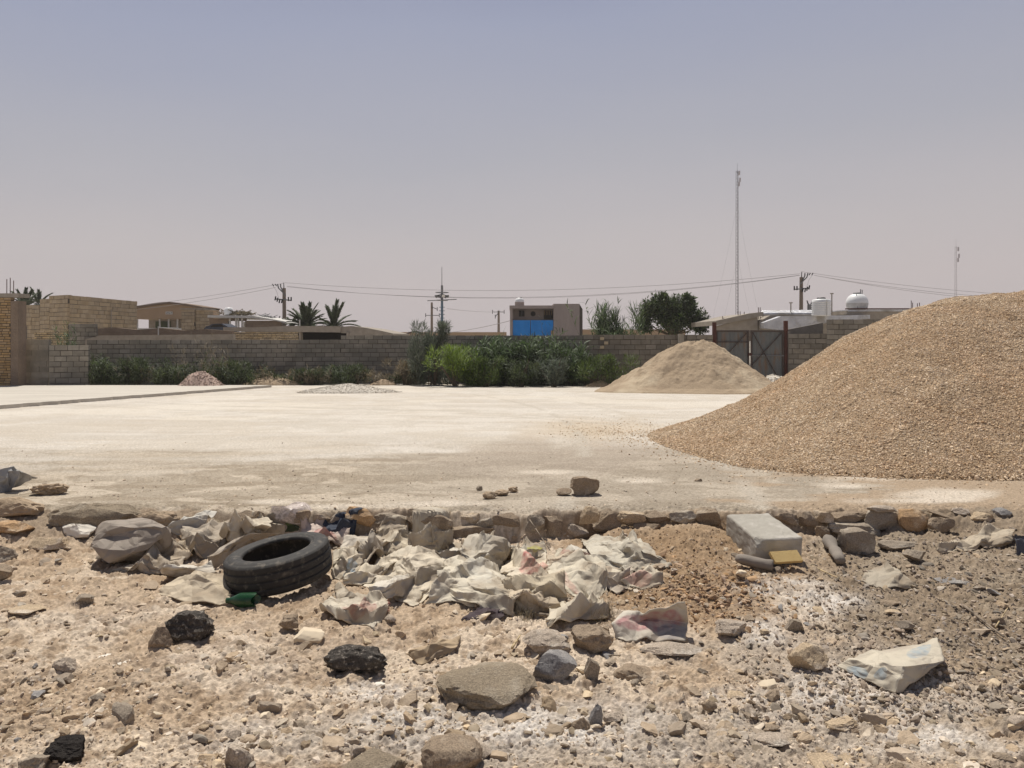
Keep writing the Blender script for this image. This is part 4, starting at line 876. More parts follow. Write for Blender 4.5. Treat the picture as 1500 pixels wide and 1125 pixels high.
for k_ in range(8):
    m = MB(); z_ = 450 + 5.3 * k_; m.tube(P(643.5, z_, Ym), P(651.5, z_, Ym), .5 * s, .5 * s, 5); m.part('rung', M['bluepole'], t)
def lattice(px, top, bot, Y, wpx, label, mat, guys=()):
    s = Y / F; z0, z1 = -.8, zz(top, Y); cx = xy(px, Y)[0]; t = thing('radio_mast', (cx, Y, -.8), label, 'mast')
    w0 = wpx * s * .5; L3 = [np.array([math.cos(a), math.sin(a), 0]) for a in (.5, .5 + 2.094, .5 + 4.189)]
    m = MB(); rr = w0 * .13
    for d in L3: m.tube(np.array([cx, Y, z0]) + d * w0, np.array([cx, Y, z1]) + d * w0 * .8, rr, rr * .8, 5)
    m.part('legs', mat, t)
    m = MB(); n_ = int((z1 - z0) / (w0 * 2.0)); 
    for i in range(n_):
        za, zb = z0 + (z1 - z0) * i / n_, z0 + (z1 - z0) * (i + 1) / n_
        for k_ in range(3):
            a, b_ = L3[k_], L3[(k_ + 1) % 3]
            if i % 2: a, b_ = b_, a
            m.tube(np.array([cx, Y, za]) + a * w0 * .95, np.array([cx, Y, zb]) + b_ * w0 * .9, rr * .5, rr * .5, 4, False)
    m.part('bracing', mat, t)
    m = MB(); m.tube((cx, Y, z1 - .5), (cx, Y, z1 + 11 * s), rr * .7, rr * .5, 5); m.part('spike', mat, t)
    for dx, dz in ((1.4, 4), (2, 14), (1.2, 20)):
        m = MB(); c_ = np.array([cx + dx * 1.6 * s, Y - .2, z1 - dz * s]); m.box(c_[0] - .8 * s, c_[0] + .8 * s, Y - .4, Y - .1, c_[2] - 3 * s, c_[2] + 3 * s); m.part('antenna', M['mastfar'], t)
    for (zt_, gx) in guys:
        m = MB(); a = P(px, zt_, Y); b_ = P(px + gx, 492, Y); pts = [a + (b_ - a) * f + [0, 0, -abs(gx) * s * .12 * math.sin(f * math.pi)] for f in np.linspace(0, 1, 8)]
        m.path(pts, .06 * s, 4); m.part('guy_wire', mat, t)
lattice(1080, 250, 490, 110, 4.6, 'tall thin lattice radio mast with guy wires rising behind the gate', M['mast'], ((300, -42), (300, 38), (380, -26), (375, 26)))
lattice(1400.5, 361, 490, 170, 3.6, 'shorter pale lattice mast rising behind the big gravel heap', M['mastfar'])
def wire(pts, sag, r, label):
    m = MB(); P3 = []
    for a, b_ in zip(pts[:-1], pts[1:]):
        a, b_ = np.array(a), np.array(b_)
        for f in np.linspace(0, 1, 14): P3.append(a + (b_ - a) * f + [0, 0, -4 * sag * f * (1 - f)])
    m.path(P3, r, 4); m.solo('power_line', M['wire'], label, 'wire', 'overhead wires')
wire([P(60, 462, 60), P(415, 415, 58)], .25, .013, 'upper overhead wire running left from the pole by the palms')
wire([P(60, 465, 60), P(404, 421, 58)], .35, .013, 'lower overhead wire running left from the pole by the palms')
wire([P(417, 414, 58), P(1172, 401, 52)], .85, .013, 'upper overhead wire spanning between the two big wooden poles')
wire([P(420, 420, 58), P(1172, 403, 52)], 1.15, .013, 'lower overhead wire spanning between the two big wooden poles')
wire([P(421, 419, 58), P(1171, 403.5, 52)], 1.22, .010, 'lowest overhead wire spanning between the two big wooden poles')
for i_, (a, b_) in enumerate((((1175, 398), (1500, 433)), ((1196, 404), (1500, 436.5)), ((1192, 403), (1500, 440)))):
    wire([P(a[0], a[1], 52), P(b_[0] + 90, b_[1] + 4, 56)], .3 + .08 * i_, .012, ('top', 'middle', 'bottom')[i_] + ' of the three overhead wires running right towards the pale mast')
wire([P(655, 452, 72), P(728, 457, 95)], .1, .02, 'short overhead wire between the lighting mast and the small far pole')
wire([P(650, 488, 72), P(750, 469, 61)], .12, .025, 'dark cable slanting up to the blue fronted house')

#@@VEG
# ------------------------------------------------------------------ vegetation
def strips(base, d0, length, width, bend, seg=4, rng=None, flat=None):
    """tapering curved blades; base,d0 (n,3); bend = how much they droop"""
    n = len(base); d = d0 / np.linalg.norm(d0, axis=1, keepdims=True); side = np.cross(d, np.array([0, 0, 1.])) + 1e-6
    side += (rng.normal(size=(n, 3)) * .35); side -= (side * d).sum(1)[:, None] * d; side /= np.linalg.norm(side, axis=1, keepdims=True)
    P_ = base.copy(); out = []
    for k in range(seg + 1):
        f = k / seg; wv = width * (1 - f ** 1.6) * (.55 + .45 * min(1, f * 4)); 
        out.append(P_ - side * wv[:, None] * .5); out.append(P_ + side * wv[:, None] * .5)
        dd = d + np.array([0, 0, -1.]) * (bend * f * 1.6)[:, None]; dd /= np.linalg.norm(dd, axis=1, keepdims=True); P_ = P_ + dd * (length / seg)[:, None]
    V = np.stack(out, 1); k = V.shape[1]
    q = np.array([[2 * i, 2 * i + 1, 2 * i + 3, 2 * i + 2] for i in range(seg)])
    return V.reshape(-1, 3), (q[None] + (np.arange(n) * k)[:, None, None]).reshape(-1, 4)
def joinVF(L_):
    Vs, Fs, o = [], [], 0
    for V, Fq in L_: Vs.append(V); Fs.append(Fq + o); o += len(V)
    return np.concatenate(Vs), np.concatenate(Fs)
def dirs(r, n, up=.6): 
    d = r.normal(size=(n, 3)); d /= np.linalg.norm(d, axis=1, keepdims=True); d[:, 2] = np.abs(d[:, 2]) + up; return d
def reedmass(x0, x1, Y0_, Y1_, hfun, nst, nleaf, seed, lw=.03, ll=.5, stemr=.008):
    """clumped stalks with arching leaves; hfun(px) = height in m"""
    r = np.random.default_rng(seed); Y = r.uniform(Y0_, Y1_, nst); ncl = max(3, nst // 20); cc = r.uniform(x0, x1, ncl); ck = r.integers(0, ncl, nst); cs_ = r.uniform(.35, 1.1, ncl)[ck]; px = cc[ck] + r.normal(0, 6, nst); px = np.clip(px, x0, x1)
    x = (px - 750) / F * Y; z = yard_z(Y); H = np.array([hfun(p) for p in px]) * r.uniform(.6, 1.05, nst) * cs_
    lean = r.normal(0, .16, (nst, 2)); top = np.stack([x + lean[:, 0] * H, Y + lean[:, 1] * H, z + H], 1); bot = np.stack([x, Y, z], 1)
    stems = strips(bot, top - bot, H, np.full(nst, stemr * 2), np.full(nst, .05), 2, r)
    k = r.integers(0, nst, nleaf); f = r.uniform(.08, 1, nleaf) ** .8; b_ = bot[k] + (top - bot)[k] * f[:, None]
    L_ = ll * r.uniform(.5, 1.2, nleaf); return stems, strips(b_, dirs(r, nleaf, .5), L_, lw * r.uniform(.6, 1.3, nleaf), r.uniform(.3, 1.3, nleaf), 3, r)
def hint(xs, hs): return lambda p: float(np.interp(p, xs, hs))
def veg(name, label, cat, st, lv, ms, ml, kind='stuff'):
    V, Fc = joinVF([st]); a = thing(name, (V[:, 0].mean(), V[:, 1].mean(), V[:, 2].min()), label, cat); a['kind'] = kind
    V0, F0 = st; part('stalks', V0, F0, ms, a); V1, F1 = lv; part('leaves', V1, F1, ml, a); return a
def vegstuff(name, label, cat, pieces, mats):
    V, Fc = joinVF(pieces); base = [V[:, 0].mean(), V[:, 1].mean(), V[:, 2].min()]
    o = solo(name, V, Fc, None, label, cat, kind='stuff', base=base); mi = np.concatenate([np.full(len(f), i) for i, (v, f) in enumerate(pieces)])
    for m_ in mats: o.data.materials.append(m_)
    o.data.polygons.foreach_set('material_index', mi.astype(np.int32)); return o
s = 31 / F
st, lv = reedmass(133, 345, 29.4, 30.9, hint([130, 150, 180, 215, 250, 290, 320, 345], [1.4, 1.3, .8, 1.2, .9, 1.2, 1.1, .7]), 520, 6200, 101, .034, .36)
_, dry = reedmass(133, 360, 29.3, 30.7, hint([130, 360], [2.0, 1.9]), 130, 1000, 102, .015, .35)
vegstuff('weeds', 'dark green weeds growing against the left end of the long block wall', 'weeds', [st, lv, dry], [M['leaf_weed'], M['leaf_weed'], M['leaf_dry']])
st, lv = reedmass(335, 620, 31.2, 32.9, hint([335, 380, 420, 470, 520, 560, 600, 620], [1.0, .8, .55, .6, .9, .6, .95, 1.2]), 420, 4800, 103, .035, .32)
st2, dry = reedmass(340, 625, 31.0, 32.8, hint([340, 420, 500, 560, 600, 625], [.95, .7, .75, .7, 1.1, 1.2]), 300, 2600, 104, .026, .32)
vegstuff('weeds', 'low dry brown and green weeds along the middle of the long block wall', 'weeds', [st, lv, st2, dry], [M['leaf_weed'], M['leaf_weed'], M['leaf_dry'], M['leaf_dry']])
st, lv = reedmass(684, 862, 30.4, 32.9, hint([684, 700, 715, 735, 760, 785, 800, 825, 845, 862], [1.5, 1.8, 1.6, 2.1, 1.9, 2.15, 1.85, 2.15, 1.9, 1.6]), 800, 13000, 105, .055, .62)
st3, lv3 = reedmass(655, 858, 31.5, 32.9, hint([655, 700, 780, 858], [2.5, 2.4, 2.9, 2.9]), 40, 170, 106, .03, .3, .012)
vegstuff('reeds', 'tall dense green reeds in front of the wall and the blue fronted house', 'reeds', [st, lv, st3, lv3], [M['leaf_reed'], M['leaf_reed'], M['leaf_dry'], M['leaf_weed']])
st, lv = reedmass(856, 925, 36, 39, hint([856, 880, 900, 925], [3.5, 4.0, 3.5, 3.1]), 230, 4200, 107, .055, .55)
vegstuff('reeds', 'reed clump standing behind the wall, right of the blue fronted house', 'reeds', [st, lv], [M['leaf_reed'], M['leaf_reed']])
st, lv = reedmass(925, 960, 36, 39, hint([925, 960], [1.7, 1.4]), 40, 900, 117, .035, .4)
st2, lv2 = reedmass(36, 132, 30.5, 34.5, hint([36, 55, 70, 90, 110, 132], [2.5, 2.0, 2.6, 2.6, 2.0, 1.7]), 90, 1900, 108, .03, .32)
vegstuff('weeds', 'green weeds sprouting behind the short walls beside the brick corner', 'weeds', [st2, lv2], [M['leaf_weed'], M['leaf_reed']])
def bush(px, Y, wpx, top, label, mat, seed, n, lw, ll, name='bush', up=.4, bend=.5, bot=562):
    r = np.random.default_rng(seed); s = Y / F; W = wpx * s / 2; cx = xy(px, Y)[0]; z0 = float(yard_z(np.array([Y]))[0]); H = zz(top, Y) - z0
    t = thing(name, (cx, Y, z0), label, 'bush')
    lob = r.normal(size=(16, 3)) * [.45, .4, .28] + [0, 0, .55]; lr = r.uniform(.18, .42, 16)
    k = r.integers(0, 16, n); d = r.normal(size=(n, 3)); d /= np.linalg.norm(d, axis=1, keepdims=True)
    p = lob[k] + d * (lr[k] * r.random(n) ** .4)[:, None]; p = p * [W, W * .8, H]; ok = (p[:, 2] > 0) & (p[:, 2] < H * 1.05); p = p[ok]; d = d[ok]
    p += [cx, Y, z0]; dd = d * .6 + dirs(r, len(p), up) * .7
    V, Fc = strips(p, dd, ll * r.uniform(.5, 1.3, len(p)), lw * r.uniform(.6, 1.3, len(p)), np.full(len(p), bend) * r.uniform(.3, 1.2, len(p)), 2, r)
    part('foliage', V, Fc, mat, t)
    m = MB()
    for _ in range(14):
        j = r.integers(0, 16); e_ = lob[j] * [W, W * .8, H] + [cx, Y, z0]; b_ = np.array([cx + r.normal() * .06, Y + r.normal() * .06, z0 - .02]); mid = (b_ + e_) / 2 + [0, 0, .1]
        m.tube(b_, mid, .025, .015, 5); m.tube(mid, e_, .015, .006, 5)
    m.part('branches', M['bark'], t)
bush(634, 31.0, 58, 478, 'grey green feathery tamarisk bush taller than the block wall', M['leaf_tam'], 201, 9000, .032, .24, bend=.2)
bush(668, 29.9, 74, 512, 'bright yellow green bush right of the grey tamarisk', M['leaf_bright'], 202, 4200, .03, .24, bend=.2)
bush(712, 29.6, 60, 528, 'low green bush at the left foot of the reeds', M['leaf_mid'], 203, 3000, .03, .22)
bush(765, 29.5, 50, 532, 'low green bush at the middle foot of the reeds', M['leaf_weed'], 204, 2200, .03, .22)
bush(812, 29.4, 44, 530, 'greyish low bush at the right foot of the reeds', M['leaf_tam'], 205, 2200, .03, .22)
bush(878, 29.9, 86, 524, 'low spreading green bush left of the sand heap', M['leaf_mid'], 206, 3600, .028, .2)
# shrubs along the wall give the weeds some body
bush(200, 29.9, 60, 528, 'dark weedy bush at the left end of the long wall', M['leaf_weed'], 207, 2600, .03, .22)
bush(345, 30.4, 46, 532, 'dark weedy bush right of the pink rubble heap', M['leaf_weed'], 208, 2200, .03, .22)
bush(520, 31.6, 56, 538, 'dark low bush behind the pale gravel spread', M['leaf_weed'], 209, 2200, .03, .22)
bush(455, 31.6, 52, 543, 'dusty low bush between the earth heap and gravel spread', M['leaf_weed'], 210, 1600, .028, .2)
bush(595, 31.6, 46, 530, 'dry brown bush left of the grey tamarisk', M['leaf_dry'], 211, 1800, .022, .25)
bush(890, 37.5, 64, 457, 'tall reedy green bush behind the wall between the house and the tree', M['leaf_reed'], 212, 3600, .05, .5, up=.7)
# broadleaf tree
def tree(px, Y, wpx, top, label, seed, n):
    r = np.random.default_rng(seed); s = Y / F; W = wpx * s / 2; cx = xy(px, Y)[0]; z0 = -.8; zt = zz(top, Y)
    t = thing('tree', (cx, Y, z0), label, 'tree'); lobs = []
    for (a, b_, rr) in ((938+6, 468, 12), (950, 452, 13), (965, 446, 13), (958, 462, 15), (985, 458, 14), (1000, 446, 13), (1008, 458, 14), (1018, 470, 13), (975, 470, 17), (1000, 474, 16), (1024, 478, 9), (985, 448, 13), (974, 458, 14), (990, 466, 15), (944, 478, 10), (1012, 450, 9), (968, 440, 7), (1003, 440, 7)):
        c_ = P(a, b_, Y); c_[1] += r.uniform(-1.1, 1.1); lobs.append((c_, rr * s * 1.0))
    m = MB(); root = np.array([cx, Y, z0]); fork = np.array([cx, Y, zz(492, Y)]); m.tube(root, fork, .16, .12, 8)
    m.part('trunk', M['bark'], t)
    m = MB()
    for c_, rr in lobs: mid = (fork + c_) / 2 + [r.normal() * .1, r.normal() * .1, -.05]; m.tube(fork, mid, .07, .04, 6); m.tube(mid, c_, .04, .012, 6)
    m.part('limbs', M['bark'], t)
    per = n // len(lobs); PP = []; DD = []
    for c_, rr in lobs:
        # twig clusters inside each lobe
        k = 26; tw = r.normal(size=(k, 3)); tw /= np.linalg.norm(tw, axis=1, keepdims=True); tw = c_ + tw * rr * r.uniform(.55, 1.08, (k, 1))
        j = r.integers(0, k, per); d = r.normal(size=(per, 3)); PP.append(tw[j] + d * rr * .17); d[:, 2] += .2; DD.append(d)
    p = np.concatenate(PP); d = np.concatenate(DD)
    V, Fc = strips(p, d, .20 * r.uniform(.6, 1.3, len(p)), .10 * r.uniform(.6, 1.3, len(p)), r.uniform(0, .5, len(p)), 2, r)
    part('crown', V, Fc, M['leaf_tree'], t)
tree(984, 44, 98, 434, 'dark green broadleaf tree beyond the wall, right of the house', 221, 15000)
# palms
def palm(px, py, Y, sizepx, label, seed, nf=22, spread=1.):
    r = np.random.default_rng(seed); s = Y / F; L_ = sizepx * s; c = P(px, py, Y); t = thing('palm_tree', (c[0], Y, -.8), label, 'palm', 'date palms')
    m = MB(); m.tube((c[0], Y, -.8), c, .22, .18, 8); m.part('trunk', M['bark'], t)
    pcs = []; m = MB()
    for i in range(nf):
        az = i * 2.399 + r.uniform(-.2, .2); el = math.radians(r.uniform(8, 82)) ; d = np.array([math.cos(az) * math.cos(el) * spread, math.sin(az) * math.cos(el), math.sin(el)])
        pts = [c.copy()]; dd = d.copy(); p = c.copy(); Lf = L_ * r.uniform(.85, 1.1)
        for k_ in range(8):
            dd = dd + np.array([0, 0, -.075 - .07 * (1 - d[2])]); dd /= np.linalg.norm(dd); p = p + dd * Lf / 8; pts.append(p.copy())
        for a, b_ in zip(pts[:-1], pts[1:]): m.tube(a, b_, .018, .014, 4, False)
        n_ = 70; f = np.linspace(.12, 1, n_); idx = np.minimum((f * 8).astype(int), 7); fr = f * 8 - idx; A_ = np.array(pts); bb = A_[idx] * (1 - fr)[:, None] + A_[np.minimum(idx + 1, 8)] * fr[:, None]
        tan_ = A_[np.minimum(idx + 1, 8)] - A_[idx]; tan_ /= np.linalg.norm(tan_, axis=1, keepdims=True); sd_ = np.cross(tan_, [0, 0, 1.]); sd_ /= np.linalg.norm(sd_, axis=1, keepdims=True) + 1e-6
        for sg in (-1, 1):
            D_ = tan_ * .9 + sd_ * sg * .8 + np.array([0, 0, .28]) + r.normal(size=(n_, 3)) * .07
            pcs.append(strips(bb, D_, Lf * .22 * (1 - .75 * np.abs(f - .45)) * r.uniform(.8, 1.1, n_), np.full(n_, .08), np.full(n_, .25), 2, r))
    m.part('frond_ribs', M['leaf_palm'], t); V, Fc = joinVF(pcs); part('fronds', V, Fc, M['leaf_palm'], t)
palm(36, 452, 58, 32, 'date palm behind the yellow brick building at the left', 231, 30)
palm(57, 447, 60, 26, 'small date palm half hidden by the beige block building', 232, 12)
palm(448, 480, 50, 35, 'bushy date palm right of the wooden utility pole', 233, 46)
palm(489, 481, 48, 38, 'date palm with separate arching fronds above the concrete roof', 234, 22)
palm(428, 480, 54, 22, 'small date palm directly beside the wooden utility pole', 235, 14)
# stones and scraps at the far edge
def scrapstones(lst, mat, label, group, seed):
    pass

#@@FORE
# ------------------------------------------------------------------ rocks
def rockV(rx, ry, rz, seed, sub=4, cuts=12, rough=.05, boxy=.0, depth=(.55, .88), nf=2.5):
    r = np.random.default_rng(seed); V = ICO[sub][0].copy()
    if boxy: V = V * (1 - boxy) + boxy * V / np.abs(V).max(1, keepdims=True) * .85
    for _ in range(cuts):
        n_ = r.normal(size=3); n_ /= np.linalg.norm(n_); d = r.uniform(*depth); V -= np.maximum(0, V @ n_ - d)[:, None] * n_
    N_ = V / (np.linalg.norm(V, axis=1, keepdims=True) + 1e-9)
    dsp = rough * 1.5 * (np.abs(vn3(V * nf * 1.7 + seed, seed + 9) - .5) * 2 - .5) + rough * 2.2 * (vn3(V * nf + seed, seed) - .5) + rough * 1.3 * (vn3(V * nf * 3 + seed, seed + 1) - .5) + rough * 1.1 * (vn3(V * nf * 8, seed + 2) - .5) + rough * .7 * (vn3(V * nf * 18, seed + 3) - .5)
    V = V + N_ * dsp[:, None]
    ext = (V.max(0) - V.min(0)) / 2; V = (V - (V.max(0) + V.min(0)) / 2) / ext
    return V * [rx, ry, rz], ICO[sub][1]
def rotm(yaw, pitch=0, roll=0): return np.array(Matrix.Rotation(yaw, 3, 'Z') @ Matrix.Rotation(pitch, 3, 'X') @ Matrix.Rotation(roll, 3, 'Y'))
OBST = []      # (x, y, rx, ry, top) solid obstacles for the sacks
def angular(o, deg=24):
    o.data.set_sharp_from_angle(angle=math.radians(deg)); return o
def rock(x0, y0, x1, y1, mat, label, seed, name='rock', cat='rock', group=None, dr=.75, sink=.12, cuts=17, rough=.05, boxy=.15, yaw=0., pitch=0., roll=0., sub=4, flat=None, lift=0., depth=(.48, .84), nf=2.5, wallY=None):
    px = (x0 + x1) / 2
    g = G(px, y1, lift) if wallY is None else P(px, y1, wallY)
    Y = g[1]; s = Y / F; w_ = (x1 - x0) * s / 2; d_ = w_ * dr
    if wallY is None:
        h_ = ((y1 - y0) * s - 2 * d_ * (ZC - g[2]) / Y * .85); h_ = max(h_, .22 * w_) if flat is None else flat
    else: h_ = (y1 - y0) * s
    sk = sink * h_ if wallY is None else 0
    V, Fc = rockV(w_, d_, (h_ + sk) / 2, seed, sub, cuts, rough, boxy, depth, nf)
    V = V @ rotm(yaw, pitch, roll).T
    V = V + [g[0], Y + d_, g[2] - sk + (h_ + sk) / 2]
    OBST.append((g[0], Y + d_, w_ * .9, d_ * .9, g[2] + h_))
    if name == '_part': return V, Fc
    return angular(solo(name, V, Fc, mat, label, cat, group, smooth=True))
K = M
# dark slag and named stones
rock(231, 884, 305, 946, K['stone_black'], 'rough black slag rock with tan underside, left of the green bottle', 401, rough=.09, cuts=7, nf=4, sink=.15)
rock(470, 938, 567, 991, K['stone_black'], 'crescent shaped dark slag rock lying below the frayed red lined sack', 402, rough=.10, cuts=6, nf=2.2, dr=.45, sink=.22)
rock(52, 1072, 116, 1122, K['stone_char'], 'jet black charcoal lump in the bottom left corner', 403, rough=.08, cuts=9, nf=4)
rock(780, 944, 847, 1003, K['stone_slate'], 'smooth blue grey rock in the bottom middle beside the flat slab', 404, rough=.04, cuts=10)
rock(838, 908, 903, 962, K['stone_brown'], 'pitted brown rock between the blue grey rock and the pink sack', 405, rough=.07, cuts=8, nf=4)
rock(630, 952, 790, 1048, K['stone_weather'], 'wide flat weathered slab lying left of the blue grey rock', 406, dr=.85, rough=.05, cuts=9, flat=.10, depth=(.7, .95), sink=.25)
rock(765, 915, 838, 962, K['stone_salt'], 'salt crusted lump just behind the blue grey rock', 407, rough=.06, cuts=8, nf=4)
rock(940, 932, 1036, 967, K['stone_salt'], 'flat salt crusted stone directly below the pink printed sack', 408, dr=.5, rough=.05, cuts=10, flat=.05)
rock(1160, 936, 1223, 991, K['stone_tan'], 'pale ochre rock touching the left end of the folded sack', 409, rough=.05, cuts=9)
rock(490, 1068, 592, 1150, K['stone_weather'], 'flat salty slab at the bottom edge, left of the round brown rock', 410, flat=.05, dr=.7, rough=.03)
rock(612, 1066, 706, 1145, K['stone_brown'], 'rounded brown rock at the bottom edge of the photograph', 411, rough=.04, cuts=5, depth=(.75, .95))
rock(318, 1082, 366, 1135, K['stone_salt'], 'white crusted rock at the bottom edge, left of the salty slab', 412, rough=.06, cuts=9)
rock(1214, 1042, 1266, 1076, K['stone_tan'], 'small ochre rock below the folded sack on the right', 413, rough=.06, flat=.035)
rock(1206, 1082, 1292, 1150, K['stone_tan'], 'flat buff paving stone set in the ground at the bottom right', 414, 'paving_stone', 'stone', flat=.02, boxy=.9, rough=.02, cuts=5, dr=.9, depth=(.8, 1.), sink=.5)
rock(1052, 904, 1100, 936, K['stone_salt'], 'white dusted stone right of the pink printed sack', 415, rough=.06, cuts=9)
rock(1153, 902, 1181, 928, K['stone_grey'], 'small rounded grey stone right of the clay shard heap', 416, rough=.03)
rock(428, 917, 472, 944, K['stone_cream'], 'cream coloured squared stone chip above the crescent slag rock', 417, rough=.02, cuts=9, boxy=.6, sink=.05)
rock(404, 898, 436, 926, K['stone_brown'], 'small pinkish clod upper left of the squared cream chip', 418, rough=.07)
rock(206, 918, 246, 958, K['stone_brown'], 'wedge shaped brown stone under the left side of the slag rock', 419, rough=.04, roll=-.5, dr=.5)
rock(118, 998, 153, 1020, K['stone_cream'], 'flat cream tile chip left of the black slag rock', 420, 'tile_chip', 'tile', flat=.012, boxy=.7, rough=.01, cuts=6, sub=3)
rock(174, 1072, 211, 1103, K['stone_cream'], 'flat cream tile chip above the bottom edge, right of the charcoal lump', 421, 'tile_chip', 'tile', flat=.012, boxy=.3, rough=.01, cuts=10, sub=3)
rock(140, 950, 163, 966, K['stone_white'], 'small white chip, upper of two between left rubble and slag rock', 422, 'tile_chip', 'tile', flat=.012, rough=.02, sub=3)
rock(166, 960, 190, 976, K['stone_white'], 'small white chip, lower of two left of the slag rock', 423, 'tile_chip', 'tile', flat=.014, rough=.02, sub=3)
rock(68, 958, 106, 992, K['stone_salt'], 'squat grey tan stone on the left rubble, above the charcoal lump', 424, rough=.05)
rock(96, 1098, 60, 1125, K['stone_grey'], None, 425) if False else None
rock(10, 1096, 58, 1140, K['stone_grey'], 'grey brown stone at the bottom left corner beside the charcoal lump', 426, rough=.05)
rock(28, 783, 96, 811, K['stone_tan'], 'long pale tan stone left of the crumpled grey bag', 427, rough=.04, dr=.5, boxy=.3)
rock(76, 763, 132, 794, K['stone_white'], 'bright white plaster lump left of the crumpled grey bag', 428, rough=.04, dr=.55)
rock(-20, 758, 36, 790, K['stone_orange'], 'reddish boulder at the left edge below the silver bag', 429, rough=.05)
rock(-24, 795, 16, 826, K['stone_grey'], 'dark grey stone at the left edge beside the long tan stone', 430, rough=.05)
rock(-20, 825, 14, 852, K['stone_brown'], 'brown stone low at the left edge of the rubble', 431, rough=.05)
rock(-10, 875, 50, 905, K['stone_tan'], 'flat tan stone at the left edge in the middle of the rubble', 432, rough=.05, flat=.03)
rock(105, 868, 133, 888, K['stone_grey'], 'low grey tilted stone below the crumpled grey bag', 433, rough=.05)
rock(836, 693, 880, 727, K['stone_brown'], 'squared earth brown block standing alone on the yard edge', 434, 'broken_brick', 'block', boxy=.55, rough=.06, cuts=8, sink=.02)
rock(815, 714, 838, 727, K['stone_brown'], 'small flat fragment just left of the squared block on the yard', 435, rough=.05)
rock(1235, 767, 1288, 813, K['stone_grey'], 'pale topped squared rock right of the concrete block', 436, boxy=.5, rough=.04, cuts=9, sink=.05)
rock(1290, 782, 1352, 806, K['stone_grey'], 'long flat grey stone lying beside the pale topped squared rock', 437, dr=.5, rough=.03, flat=.05, boxy=.4)
rock(856, 962, 880, 1003, K['stone_grey'], 'upright slab sliver right of the blue grey rock', 438, dr=.4, rough=.04)
rock(862, 1028, 884, 1066, K['stone_slate'], 'dark pointed stone shard below the upright slab sliver', 439, dr=.5, rough=.04)
rock(838, 1046, 866, 1076, K['stone_brown'], 'brown stone left of the dark pointed shard', 440, rough=.05)
rock(884, 1040, 916, 1062, K['stone_salt'], 'brown salt flecked stone right of the dark pointed shard', 441, rough=.05)
rock(900, 968, 965, 1002, K['stone_brown'], 'low ridge of brown rock right of the blue grey rock', 442, rough=.06, flat=.045)
rock(386, 996, 428, 1020, K['stone_grey'], 'thin brown stone sliver left of the crescent slag rock', 443, dr=.4, flat=.02, rough=.03)
rock(422, 1066, 464, 1086, K['stone_grey'], 'small grey wedge stone above the salty slab at the bottom', 444, dr=.45, flat=.025)
rock(455, 1028, 474, 1050, K['stone_cream'], 'small cream chip above the grey wedge stone', 445, flat=.012, sub=3)
rock(548, 998, 564, 1006, K['stone_white'], 'tiny white chip right below the crescent slag rock', 446, flat=.01, sub=3)
rock(1066, 1010, 1094, 1026, K['stone_tan'], 'small tan stone in the bare ground left of the pale ochre rock', 447, rough=.04, sub=3)
rock(1030, 1022, 1052, 1046, K['stone_brown'], 'small dark brown stone left of the tan one in the bare ground', 448, sub=3)
rock(1112, 1080, 1162, 1096, K['stone_salt'], 'low salty stone at the bottom between the two slabs', 449, flat=.02)
rock(1120, 1058, 1145, 1072, K['stone_brown'], 'small dark stone above the low salty stone', 450, sub=3)
rock(1380, 838, 1428, 858, K['stone_slate'], 'dark loose stones on the brown earth at the right', 451, flat=.03)
rock(1300, 886, 1325, 902, K['stone_tan'], 'flat olive tan chip above the folded sack', 452, flat=.02, boxy=.5, sub=3)
rock(1316, 905, 1345, 925, K['stone_grey'], 'small squared grey stone just above the folded sack', 453, boxy=.5, sub=3)
rock(1332, 803, 1365, 826, K['stone_grey'], 'grey angular stone between scraps on the brown earth', 454)
rock(1430, 748, 1462, 768, K['stone_tan'], 'rounded tan stone on the crumbled bank at the right', 455)
rock(1398, 742, 1424, 756, K['stone_salt'], 'white topped stone on the crumbled bank at the right', 456)
rock(1462, 742, 1490, 760, K['stone_slate'], 'grey rounded stone near the right edge of the bank', 457)
rock(1362, 742, 1424, 764, K['stone_brown'], 'tilted brown slab lying on the crumbled bank', 458, dr=.4, flat=.05, roll=.25)
rock(1018, 700, 1030, 706, K['stone_brown'], 'pebble sized clod on the yard above the concrete block', 459, sub=3)
rock(697, 711, 707, 719, K['stone_grey'], 'small dark clod left of the yard clods', 460, sub=3)
rock(35, 705, 90, 727, K['earth'], 'lumpy brown clod beside the silver bag on the yard edge', 461, rough=.16, cuts=3, nf=4, dr=.6)
# crusted bank at the left
rock(-40, 724, 48, 762, K['earth'], 'big crusted lump of bank at the left edge under the silver bag', 462, rough=.06, dr=.5, cuts=8)
rock(52, 732, 200, 782, K['stone_weather'], 'broad crusted earth slab leaning on the bank behind the white plaster lump', 463, rough=.06, dr=.35, cuts=8, sink=.4, depth=(.6, .9))
rock(186, 744, 262, 776, K['earth'], 'crusted earth lump with a hollow right of the broad earth slab', 464, rough=.09, dr=.4, cuts=8, sink=.3)
# clods on the yard
for i_, (a, b_, c_, d_) in enumerate(((706, 718, 730, 732), (722, 716, 746, 727), (744, 712, 760, 722))):
    rock(a, b_, c_, d_, K['earth'], ('left', 'middle', 'right')[i_] + ' clod of the small row of dry clods on the yard edge', 470 + i_, name='clod', cat='clod', rough=.14, cuts=4, nf=4, sub=3)
